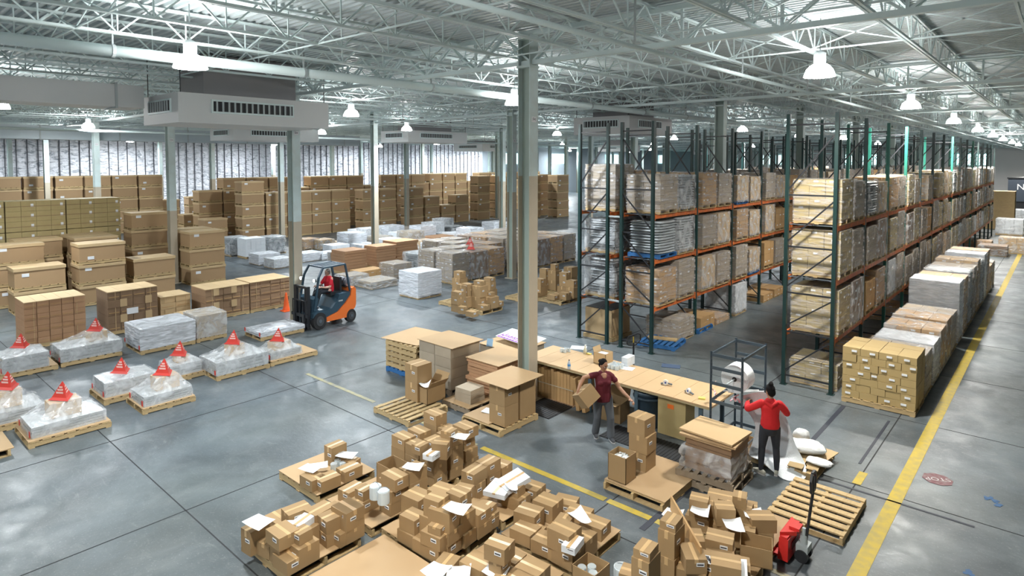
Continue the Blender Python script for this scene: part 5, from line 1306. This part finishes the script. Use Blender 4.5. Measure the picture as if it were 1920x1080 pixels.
# ---------------------------------------------------------------- pallet jack
RJ = mat('jack_red', (.62, .03, .025), .35)
root = empty('pallet_jack', (-2.82, 9.3, 0)); tag(root, 'red pallet jack with black handle and forks under the carton pallet', 'pallet jack')
m = MB(); m.box(-.02, 0, .05, .14, .62, .30, top_sc=.9); m.box(-.02, 0, .35, .10, .56, .03); m.build('frame_head', RJ, root)
m = MB(); m.prism([(-.08, -.26), (.10, -.1), (.10, .1), (-.08, .26)], .36, .42); m.box(.06, 0, .42, .14, .18, .04); m.build('top_bracket', RJ, root)
m = MB(); m.lathe(.056, 0, [(.1, 0), (.1, .002)], 20, M=Matrix.Translation((.0, 0, .2)) @ Matrix.Rotation(PI / 2, 4, 'Y') if False else None)
for k in (-1, 1): MB().box(-.65, k * .2, .07, 1.15, .16, .03).build('fork', RJ, root)
t = MB(); t.box(.053, 0, .16, .006, .3, .10); t.build('oval_mark', mat('mark_dark', (.12, .01, .01), .5), root)
m = MB(); m.tube((.17, 0, .06), (.17, 0, .36), .05, 14); m.tube((.17, 0, .36), (.17, 0, .46), .025, 12); m.box(.17, 0, .14, .16, .2, .1); m.build('hydraulic_pump', STEELG, root, smooth=False)
for k in (-1, 1): MB().tube((.17, k * .06, .09), (.17, k * .12, .09), .09, 22).build('steer_wheel', BLACKM, root)
m = MB(); m.tube((.2, 0, .3), (.27, .02, 1.02), .02, 10); m.build('handle_shaft', BLACKM, root)
m = MB(); pts = [(-.08, 1.03), (-.11, 1.2), (-.06, 1.3), (.06, 1.3), (.11, 1.2), (.08, 1.03), (-.08, 1.03)]
for a, b in zip(pts, pts[1:]): m.bar((.27, a[0] + .02, a[1]), (.27, b[0] + .02, b[1]), .03)
m.bar((.27, .02, 1.0), (.27, .02, 1.25), .03); m.build('handle_loop', BLACKM, root)
# ---------------------------------------------------------------- people
V = Vector
def limb(mb, pts, radii, n=12, side=None, caps=True):
    """tapered tube through the joints with rounded ends; radius may be (across, deep)"""
    pts = [V(p) for p in pts]; rings = []
    for i, p in enumerate(pts):
        d = (pts[min(i + 1, len(pts) - 1)] - pts[max(i - 1, 0)]).normalized()
        s = V(side) if side else d.orthogonal(); s = (s - d * s.dot(d)).normalized(); u = d.cross(s)
        r = radii[i]; a, b = r if isinstance(r, tuple) else (r, r)
        if i == 0 and caps is True:
            for k, q in ((.95, .35), (.6, .8)): rings.append((p - d * min(a, b) * k, s * a * q, u * b * q))
        rings.append((p, s * a, u * b))
        if i == len(pts) - 1 and caps:
            for k, q in ((.6, .8), (.95, .35)): rings.append((p + d * min(a, b) * k, s * a * q, u * b * q))
    vs = []
    for c, s, u in rings:
        for k in range(n): t = 2 * PI * k / n; vs.append(c + s * math.cos(t) + u * math.sin(t))
    fs = [(l * n + i, l * n + (i + 1) % n, (l + 1) * n + (i + 1) % n, (l + 1) * n + i) for l in range(len(rings) - 1) for i in range(n)]
    fs += [tuple(reversed(range(n))), tuple(range((len(rings) - 1) * n, len(rings) * n))]
    mb.add(vs, fs)
def ball(mb, c, r, n=14, M=None):
    rx, ry, rz = r if isinstance(r, tuple) else (r, r, r); vs = []
    m = n // 2
    for j in range(m + 1):
        ph = -PI / 2 + PI * j / m
        for i in range(n): a = 2 * PI * i / n; vs.append((c[0] + rx * math.cos(a) * max(math.cos(ph), .02), c[1] + ry * math.sin(a) * max(math.cos(ph), .02), c[2] + rz * math.sin(ph)))
    fs = [(j * n + i, j * n + (i + 1) % n, (j + 1) * n + (i + 1) % n, (j + 1) * n + i) for j in range(m) for i in range(n)] + [tuple(reversed(range(n))), tuple(range(m * n, (m + 1) * n))]
    mb.add(vs, fs, M=M)
def fuse(mb, name, m, parent, vox=.008, it=3):
    o = mb.build('tmp', m); md = o.modifiers.new('r', 'REMESH'); md.mode = 'VOXEL'; md.voxel_size = vox; md.use_smooth_shade = True
    sm = o.modifiers.new('s', 'SMOOTH'); sm.iterations = it; sm.factor = .5
    bpy.context.view_layer.update(); me = bpy.data.meshes.new_from_object(o.evaluated_get(bpy.context.evaluated_depsgraph_get()))
    C.objects.unlink(o); bpy.data.objects.remove(o); me.name = name
    q = bpy.data.objects.new(name, me); C.objects.link(q); q.parent = parent; return q
def hand(mb, w, d, side, up, curl=.5, s=1.):
    """palm and five fingers from the wrist w along direction d; side = towards the thumb"""
    w, d, side, up = V(w), V(d).normalized(), V(side).normalized(), V(up).normalized()
    limb(mb, [w, w + d * .045 * s, w + d * .085 * s], [(.022 * s, .016 * s), (.038 * s, .014 * s), (.040 * s, .012 * s)], side=side, n=10)
    for k, (o_, l) in enumerate(((.029, .070), (.010, .078), (-.010, .073), (-.029, .058))):
        b = w + d * .085 * s + side * o_ * s; dd = d; p = [b - d * .012]; a = 0
        for seg, f in enumerate((.45, .3, .25)):
            a += curl * (.5 + .3 * seg); e = (d * math.cos(a) - up * math.sin(a)); b = b + e * l * f * s; p.append(b)
        limb(mb, p, [.0095 * s, .009 * s, .0085 * s, .0075 * s], n=8)
    t0 = w + d * .025 * s + side * .03 * s
    limb(mb, [t0, t0 + (side * .8 + d * .6) * .035 * s, t0 + (side * .6 + d * .9 - up * .4) * .065 * s], [.013 * s, .011 * s, .009 * s], n=8)
def head(root, body, c, look=(0, 1), skin=None, pitch=0.):
    """adds head and neck to the body mesh, returns the matrix for face parts"""
    a = math.atan2(-look[0], look[1]); M = Matrix.Translation(c) @ Matrix.Rotation(a, 4, 'Z') @ Matrix.Rotation(pitch, 4, 'X')
    ball(body, (0, 0, .02), (.073, .092, .105), 16, M); ball(body, (0, .028, -.05), (.055, .062, .062), 14, M)
    ball(body, (0, .093, -.015), (.012, .018, .022), 10, M); ball(body, (0, .084, -.062), (.026, .012, .011), 10, M)
    for s in (-1, 1): ball(body, (s * .074, -.005, -.012), (.008, .018, .028), 10, M); ball(body, (s * .030, .078, .030), (.024, .010, .007), 8, M)
    return M
def face(root, M, hairm, bun=None, short=False):
    e = MB(); w = MB()
    for s in (-1, 1): ball(w, (s * .029, .082, .008), (.013, .008, .007), 10, M); ball(e, (s * .029, .0885, .008), (.0065, .004, .0065), 8, M)
    w.build('eye', PAPER, root, smooth=True); e.build('iris', INK, root.children[-1] if root.children else root, smooth=True)
    m = MB(); ball(m, (0, .094, -.062), (.022, .006, .006), 10, M); m.build('lips', mat('lips', (.32, .10, .08), .5), root, smooth=True)
    b = MB()
    for s in (-1, 1): ball(b, (s * .03, .086, .030), (.018, .005, .003), 8, M)
    b.build('eyebrows', hairm, root)
    h = MB(); ball(h, (0, -.020, .048), (.082, .088, .093), 16, M); ball(h, (0, -.045, -.0), (.076, .060, .085), 14, M)
    if bun: ball(h, bun, (.045, .045, .042), 12, M)
    if bun: ball(h, (bun[0] + .01, bun[1] + .01, bun[2] + .02), (.036, .036, .036), 12, M)
    return fuse(h, 'hair', hairm, root, .007, 2)
SK1 = mat('skin_brown', (.38, .20, .12), .5); SK2 = mat('skin_light', (.58, .36, .27), .5)
HAIR = mat('hair_black', (.008, .007, .007), .8, spec=.2); GREYH = mat('hair_grey', (.32, .28, .25), .6)
def shoe(root, ankle, d, m, sole, name='shoe'):
    a = V(ankle); d = V(d).normalized(); sd = V((d.y, -d.x, 0)); t = MB(); z0 = a.z - .07
    f = lambda k, z: V((a.x, a.y, 0)) + d * k + V((0, 0, z0 + z))
    limb(t, [f(-.065, .045), f(.0, .05), f(.08, .04), f(.15, .03)], [(.036, .042), (.040, .05), (.044, .036), (.036, .024)], side=sd)
    o = fuse(t, name, m, root, .006, 2)
    s = MB(); pts = [(-.10, .0), (-.09, .03), (.05, .043), (.14, .045), (.185, .0), (.14, -.045), (.05, -.043), (-.09, -.03)]
    s.prism([(a.x + d.x * k + sd.x * w, a.y + d.y * k + sd.y * w) for k, w in reversed(pts)], z0 - .0, z0 + .022); s.build('sole', sole, o); return o
# --- woman in maroon carrying a carton
R0 = -130
P_ = empty('person', (-6.98, 10.70, 0), math.radians(R0)); tag(P_, 'person in maroon T-shirt and grey trousers holding a carton at the hip', 'person')
b = MB(); sh, hd = 1.335, 1.50
limb(b, [(0, 0, .84), (0, .0, .98), (0, .01, 1.12), (0, 0, 1.27), (0, 0, 1.36)], [(.165, .125), (.155, .12), (.140, .11), (.165, .115), (.10, .08)], side=(1, 0, 0), n=18)
limb(b, [(0, 0, 1.36), (0, .005, 1.44), (0, .02, 1.48)], [.055, .050, .05])
M = head(P_, b, (0, .02, 1.535), (-.45, .9), pitch=-.35)
limb(b, [(.15, 0, 1.335), (.29, .03, 1.325), (.42, .05, 1.31)], [.052, .048, .042]); limb(b, [(.42, .05, 1.31), (.52, .13, 1.19), (.575, .19, 1.10)], [.042, .036, .026])
hand(b, (.575, .19, 1.10), (.02, .35, -.9), (-.8, .3, 0), (.9, .3, .2), .5)
limb(b, [(-.15, 0, 1.335), (-.24, .05, 1.22), (-.31, .10, 1.09)], [.052, .048, .040]); limb(b, [(-.31, .10, 1.09), (-.39, .23, 1.0), (-.45, .34, .95)], [.040, .035, .025])
hand(b, (-.45, .34, .95), (-.35, .7, -.45), (.7, .4, 0), (0, .3, 1), .45)
LR = [(.095, 0, .86), (.11, .0, .66), (.115, .01, .47), (.11, -.06, .28), (.11, -.15, .09)]; LL = [(-.095, 0, .86), (-.12, .05, .66), (-.135, .10, .47), (-.14, .09, .28), (-.145, .10, .09)]
for L_ in (LR, LL): limb(b, L_, [.095, .078, .058, .05, .038])
fuse(b, 'body', SK1, P_, .008); face(P_, M, HAIR, bun=(0, -.105, .03))
t = MB(); limb(t, [(0, 0, .80), (0, .0, .90), (0, .005, 1.0), (0, .02, 1.12), (0, .02, 1.22), (0, .0, 1.31), (0, 0, 1.355)], [(.185, .145), (.180, .142), (.165, .13), (.158, .128), (.172, .137), (.178, .115), (.115, .085)], side=(1, 0, 0), n=20, caps=2)
limb(t, [(.12, 0, 1.335), (.20, .015, 1.335), (.265, .025, 1.33)], [.068, .066, .064]); limb(t, [(-.12, 0, 1.335), (-.19, .02, 1.285), (-.235, .05, 1.23)], [.068, .066, .064])
for s in (-1, 1): ball(t, (s * .072, .105, 1.195), (.072, .058, .065))
fuse(t, 'shirt', mat('shirt_maroon', (.11, .008, .018), .8), P_, .009)
nk = MB(); ball(nk, (0, .066, 1.352), (.066, .05, .05)); ball(nk, (0, .088, 1.315), (.052, .045, .05)); fuse(nk, 'neckline', SK1, P_, .006)
t = MB(); limb(t, [(0, 0, .92), (0, 0, .84)], [(.172, .132), (.175, .138)], side=(1, 0, 0), n=18)
limb(t, LR, [.105, .092, .078, .078, .080]); limb(t, LL, [.105, .092, .078, .078, .080]); fuse(t, 'trousers', mat('trousers_grey', (.10, .11, .125), .8), P_, .009)
SHM = mat('shoe_dark', (.04, .045, .055), .6); SOL = mat('sole_white', (.5, .5, .5), .6)
shoe(P_, (.11, -.15, .07), (.15, 1, 0), SHM, SOL); shoe(P_, (-.145, .10, .07), (-.1, 1, 0), SHM, SOL)
MW = Matrix.Translation((-6.98, 10.70, 0)) @ Matrix.Rotation(math.radians(R0), 4, 'Z')
bx = MB().box(0, 0, -.16, .36, .34, .32).build('carton', CARDF); bx.matrix_world = MW @ Matrix.Translation((.405, .20, .985)) @ Matrix.Rotation(.55, 4, 'Y') @ Matrix.Rotation(.35, 4, 'Z') @ Matrix.Rotation(.25, 4, 'X')
tag(bx, 'brown carton tilted against the hip of the person in maroon', 'carton'); MB().box(0, 0, .16, .05, .344, .002).build('tape', TAPE, bx)
# --- woman in red working the foam
R1 = 30
P2 = empty('person', (-3.90, 11.50, 0), math.radians(R1)); tag(P2, 'person in red hooded top and dark leggings seen from behind, holding white foam', 'person')
b = MB()
limb(b, [(0, 0, .84), (0, .0, .98), (0, .01, 1.12), (0, 0, 1.25), (0, 0, 1.33)], [(.155, .12), (.145, .11), (.13, .10), (.155, .105), (.09, .075)], side=(1, 0, 0), n=18)
limb(b, [(0, 0, 1.34), (0, .01, 1.42), (0, .02, 1.45)], [.05, .046, .045]); M = head(P2, b, (0, .03, 1.50), (-.25, 1), pitch=-.3)
AR = [(.15, 0, 1.30), (.25, .06, 1.19), (.31, .13, 1.09)], [(.31, .13, 1.09), (.26, .27, 1.12), (.20, .36, 1.15)]
AL = [(-.15, 0, 1.30), (-.27, .05, 1.21), (-.37, .12, 1.13)], [(-.37, .12, 1.13), (-.36, .26, 1.13), (-.33, .37, 1.15)]
for A_ in (AR, AL): limb(b, A_[0], [.05, .045, .04]); limb(b, A_[1], [.04, .033, .025])
hand(b, (.20, .36, 1.15), (-.3, .9, .1), (-.6, -.1, .7), (.4, .2, .7), .5); hand(b, (-.33, .37, 1.15), (.2, .9, .1), (.6, -.1, .7), (-.4, .2, .7), .5)
LR = [(.085, 0, .86), (.10, .01, .66), (.115, .02, .47), (.12, -.02, .28), (.125, -.01, .09)]; LL = [(-.085, 0, .86), (-.11, .01, .66), (-.125, .03, .47), (-.14, .0, .28), (-.15, -.04, .09)]
for L_ in (LR, LL): limb(b, L_, [.09, .075, .054, .05, .034])
fuse(b, 'body', SK1, P2, .008); hr = face(P2, M, HAIR, bun=(0, -.06, .135))
t = MB(); limb(t, [(0, 0, .86), (0, .0, .93), (0, .005, 1.03), (0, .01, 1.13), (0, .0, 1.25), (0, 0, 1.32)], [(.165, .135), (.170, .135), (.155, .125), (.155, .122), (.170, .118), (.11, .09)], side=(1, 0, 0), n=20, caps=2)
for A_ in (AR, AL): limb(t, A_[0], [.070, .066, .060]); limb(t, A_[1], [.058, .052, .042])
limb(t, [(-.09, -.06, 1.34), (0, -.105, 1.29), (.09, -.06, 1.34)], [.04, .052, .04])
fuse(t, 'hooded_top', mat('top_red', (.62, .015, .02), .8, bump=(8, .5)), P2, .009)
t = MB(); limb(t, [(0, 0, .93), (0, 0, .83)], [(.158, .125), (.162, .13)], side=(1, 0, 0), n=18)
limb(t, LR, [.098, .083, .062, .058, .042]); limb(t, LL, [.098, .083, .062, .058, .042]); fuse(t, 'leggings', mat('leggings_dark', (.028, .032, .042), .8), P2, .008)
SH2 = mat('shoe_pale', (.42, .42, .36), .7)
shoe(P2, (.125, -.01, .07), (.35, 1, 0), SH2, SOL); shoe(P2, (-.15, -.04, .07), (-.8, 1, 0), SH2, SOL)
# foam sheet: held at the chest, falls in front of the worker and spreads over the pallet corner
rows = [((-.44, .42, 1.24), (-.10, .50, 1.32), (.06, .50, 1.26)), ((-.40, .50, 1.05), (-.05, .56, 1.12), (.24, .46, 1.12)), ((-.18, .50, .72), (.10, .54, .76), (.40, .38, .80)), ((-.20, .46, .42), (.14, .46, .44), (.50, .26, .46)), ((-.30, .34, .20), (.12, .30, .215), (.62, .10, .22)), ((-.28, .20, .19), (.12, .12, .18), (.62, -.10, .10)), ((-.14, .12, .18), (.14, -.08, .04), (.50, -.22, .02)), ((-.02, .10, .175), (.16, -.16, .015), (.34, -.24, .012))]
def cr(a, b, c, d, t): return .5 * ((2 * b) + (-a + c) * t + (2 * a - 5 * b + 4 * c - d) * t * t + (-a + 3 * b - 3 * c + d) * t ** 3)
t = MB(); grid = []
for i in range((len(rows) - 1) * 4 + 1):
    k, f = min(i // 4, len(rows) - 2), (i / 4) - min(i // 4, len(rows) - 2); g_ = lambda q: rows[max(0, min(len(rows) - 1, q))]
    cols = [tuple(cr(g_(k - 1)[c][a], g_(k)[c][a], g_(k + 1)[c][a], g_(k + 2)[c][a], f) for a in range(3)) for c in range(3)]
    row = []
    for j in range(9):
        s = j / 8; w = ((1 - s) ** 2, 2 * s * (1 - s), s * s); mid = tuple(2 * cols[1][a] - .5 * (cols[0][a] + cols[2][a]) for a in range(3))
        p = [w[0] * cols[0][a] + w[1] * mid[a] + w[2] * cols[2][a] for a in range(3)]; p[2] = max(p[2], .008); row.append(tuple(p))
    grid.append(row)
vs = [p for r_ in grid for p in r_]; nn = len(vs); vs += [(p[0], p[1] + .004, p[2] + .004) for p in vs[:nn]]; fs = []
for i in range(len(grid) - 1):
    for j in range(8): a = i * 9 + j; q = (a, a + 1, a + 10, a + 9); fs.append(q); fs.append(tuple(reversed([k + nn for k in q])))
t.add(vs, fs); fo = t.build('foam_sheet', mat('foam_white_sheet', (.74, .80, .84), .35, bump=(40, .3)), loc=(-3.90, 11.50, 0), rz=math.radians(R1), smooth=True); tag(fo, 'long white foam sheet held by the person in red, trailing to the floor', 'foam sheet')
# ---------------------------------------------------------------- forklift
FX, FY = -19.35, 11.98
FB = mat('truck_blue', (.035, .075, .11), .4, .1); FO = mat('truck_orange', (.78, .17, .03), .35); TY = mat('tyre', (.02, .02, .022), .8)
root = empty('forklift', (FX, FY, 0), .04); tag(root, 'orange and dark blue forklift lowering its forks to a low white pallet', 'forklift')
def prof(pts, x0, x1, name, m, parent=root):
    n = len(pts); vs = [(x0, y, z) for y, z in pts] + [(x1, y, z) for y, z in pts]
    return MB().add(vs, [tuple(range(n)), tuple(reversed(range(n, 2 * n)))] + [(i, n + i, n + (i + 1) % n, (i + 1) % n) for i in range(n)]).build(name, m, parent)
prof([(-.42, .20), (.72, .20), (.80, .34), (1.02, .50), (1.06, .62), (1.06, 1.16), (.98, 1.24), (.86, 1.20), (.80, .95), (.55, .70), (.20, .46), (-.42, .32)], -.52, .52, 'counterweight', FO)
prof([(-.42, .33), (.18, .47), (.55, .72), (.80, .96), (.84, 1.08), (.30, 1.06), (.22, .90), (-.05, .62), (-.42, .58)], -.47, .47, 'hood', FB)
prof([(-.98, .42), (-.95, .56), (-.78, .66), (-.50, .66), (-.42, .58), (-.42, .48), (-.60, .57), (-.78, .57), (-.90, .50)], .30, .56, 'fender', FB); prof([(-.98, .42), (-.95, .56), (-.78, .66), (-.50, .66), (-.42, .58), (-.42, .48), (-.60, .57), (-.78, .57), (-.90, .50)], -.56, -.30, 'fender', FB)
MB().box(0, -.55, .22, .9, .7, .16).build('floor_plate', BLACKM, root)
prof([(-.98, .35), (-.80, .35), (-.62, 1.02), (-.70, 1.10), (-.86, 1.02)], -.42, .42, 'dashboard', FB)
for (x, y, r, w) in ((.47, -.68, .29, .2), (-.47, -.68, .29, .2), (.44, .82, .23, .17), (-.44, .82, .23, .17)):
    wh = MB().tube((x - w / 2, y, r), (x + w / 2, y, r), r, 26).build('wheel', TY, root)
    s = 1 if x > 0 else -1; MB().tube((x + s * w / 2, y, r), (x + s * (w / 2 + .012), y, r), r * .6, 20).build('hub', mat('hub_grey', (.06, .065, .07), .5), wh); MB().tube((x + s * (w / 2 + .01), y, r), (x + s * (w / 2 + .03), y, r), r * .22, 12).build('hub_cap', GREYM, wh)
# overhead guard
for s in (-1, 1):
    m = MB(); m.bar((s * .46, -.86, .65), (s * .44, -.62, 1.75), .07, .06); m.bar((s * .44, -.62, 1.75), (s * .42, -.42, 2.05), .07, .06); m.bar((s * .42, -.42, 2.05), (s * .42, .62, 2.08), .07, .05); m.bar((s * .42, .62, 2.08), (s * .43, .84, 1.10), .07, .06); m.build('guard_post', FB, root)
    lp = MB().tube((s * .40, -.74, 1.66), (s * .40, -.80, 1.66), .06, 14).build('headlight', BLACKM, root); MB().tube((s * .40, -.80, 1.66), (s * .40, -.81, 1.66), .055, 14).build('lens', mat('headlight_glow', (.9, 1, 1), .3, emit=((.8, 1, 1), 9)), lp)
for i in range(7): MB().box(-.36 + i * .12, .1, 2.05, .04, 1.04, .04).build('roof_bar', FB, root)
MB().box(0, -.42, 2.04, .84, .05, .05).build('roof_crossbar', FB, root); MB().box(0, .62, 2.05, .84, .05, .05).build('roof_crossbar', FB, root)
# mast, carriage, forks
for s in (-1, 1):
    m = MB(); m.box(s * .36, -1.05, .06, .09, .13, 1.42); m.build('mast_rail', BLACKM, root); MB().box(s * .27, -1.07, .09, .06, .1, 1.34).build('inner_mast_rail', BLACKM, root); MB().tube((s * .2, -1.0, .1), (s * .2, -1.0, 1.2), .03, 10).build('lift_cylinder', GREYM, root)
for z in (.12, 1.40): MB().box(0, -1.05, z, .80, .09, .08).build('mast_crossbar', BLACKM, root)
m = MB()
for z in (.14, .45): m.box(0, -1.16, z, .95, .04, .1)
for i in range(5): m.box(-.4 + i * .2, -1.16, .5, .03, .03, .5)
m.box(0, -1.16, .98, .83, .03, .04); m.build('load_backrest', BLACKM, root)
for s in (-1, 1): m = MB(); m.box(s * .27, -1.20, .05, .11, .045, .5); m.box(s * .27, -1.72, .035, .11, 1.05, .04); m.build('fork', BLACKM, root)
m = MB()
for i in range(3):
    q = None
    for k in range(9): a = PI * k / 8; n_ = (-.1 + i * .1, -.98, .5 + .7 * math.sin(a) * .5 + .35); n_ = (-.14 + i * .09 + .04 * math.cos(a), -.96, .55 + .42 * math.sin(a)); m.bar(q, n_, .018) if q else None; q = n_
m.build('hydraulic_hose', DARK, root)
m = MB(); m.box(.0, .32, 1.0, .46, .48, .12); m.box(.0, .56, 1.1, .46, .1, .5); m.build('seat', BLACKM, root)
m = MB(); q = None
for k in range(21): a = 2 * PI * k / 20; n_ = (.17 * math.cos(a), -.30 + .15 * math.sin(a), 1.30 + .08 * math.sin(a)); m.bar(q, n_, .025) if q else None; q = n_
m.bar((0, -.3, 1.30), (0, -.62, 1.02), .04); m.bar((-.16, -.3, 1.3), (.16, -.3, 1.3), .02); m.build('steering_wheel', BLACKM, root)
for i in range(3): MB().bar((.25 + i * .06, -.55, 1.0), (.25 + i * .06, -.48, 1.22), .015).build('lever', BLACKM, root)
m = MB(); m.tube((-.30, .86, 1.40), (.30, .86, 1.40), .15, 20); m.tube((.30, .86, 1.40), (.36, .86, 1.40), .08, 14); m.build('gas_tank', STEELS, root, smooth=False)
m = MB()
for x in (-.18, .18): m.tube((x - .02, .86, 1.40), (x + .02, .86, 1.40), .157, 20)
m.box(0, .86, 1.22, .5, .2, .05); m.build('tank_strap', BLACKM, root)
MB().box(.474, .35, .80, .006, .2, .05).build('badge', STEELG, root)
root.scale = (1, .87, 1)
# driver
D = empty('person', (FX, FY + .16, .0), math.radians(180) + .04); tag(D, 'person in red short-sleeved shirt seated driving the forklift', 'person'); Z = 1.12
b = MB(); limb(b, [(0, 0, Z + .08), (0, .0, Z + .25), (0, .02, Z + .42), (0, .02, Z + .52)], [(.17, .13), (.165, .13), (.18, .12), (.11, .09)], side=(1, 0, 0), n=16)
limb(b, [(0, .02, Z + .5), (0, .04, Z + .6)], [.06, .055]); M = head(D, b, (0, .06, Z + .67), (.15, 1), pitch=-.15)
for s in (-1, 1):
    limb(b, [(s * .18, .02, Z + .47), (s * .25, .08, Z + .33), (s * .26, .16, Z + .20)], [.055, .05, .042]); limb(b, [(s * .26, .16, Z + .20), (s * .22, .30, Z + .20), (s * .16, .42, Z + .22)], [.042, .038, .028])
    hand(b, (s * .16, .42, Z + .22), (-s * .2, .9, .1), (-s * .6, 0, .8), (s * .3, 0, .8), .8)
    limb(b, [(s * .10, .05, Z + .06), (s * .12, .28, Z + .08), (s * .13, .46, Z + .04)], [.09, .08, .062]); limb(b, [(s * .13, .46, Z + .04), (s * .13, .56, Z - .2), (s * .13, .62, Z - .42)], [.062, .055, .045])
fuse(b, 'body', SK2, D, .009); face(D, M, GREYH)
t = MB(); limb(t, [(0, 0, Z + .05), (0, .0, Z + .22), (0, .03, Z + .38), (0, .02, Z + .50)], [(.19, .155), (.185, .155), (.195, .14), (.12, .10)], side=(1, 0, 0), n=16)
for s in (-1, 1): limb(t, [(s * .15, .02, Z + .47), (s * .22, .06, Z + .37), (s * .25, .11, Z + .29)], [.072, .068, .064])
fuse(t, 'shirt', mat('shirt_red', (.60, .012, .03), .8), D, .01)
t = MB()
for s in (-1, 1): limb(t, [(s * .08, .02, Z + .05), (s * .11, .26, Z + .08), (s * .13, .46, Z + .04)], [.105, .092, .075]); limb(t, [(s * .13, .46, Z + .04), (s * .13, .56, Z - .2), (s * .13, .62, Z - .40)], [.075, .066, .06])
fuse(t, 'trousers', mat('trousers_dark', (.02, .025, .035), .8), D, .01)
shoe(D, (.13, .62, Z - .46), (0, 1, 0), SHM, BLACKM); shoe(D, (-.13, .62, Z - .46), (0, 1, 0), SHM, BLACKM)
for o_ in list(bpy.data.objects):
    if o_.name.startswith('tmp'): bpy.data.objects.remove(o_)
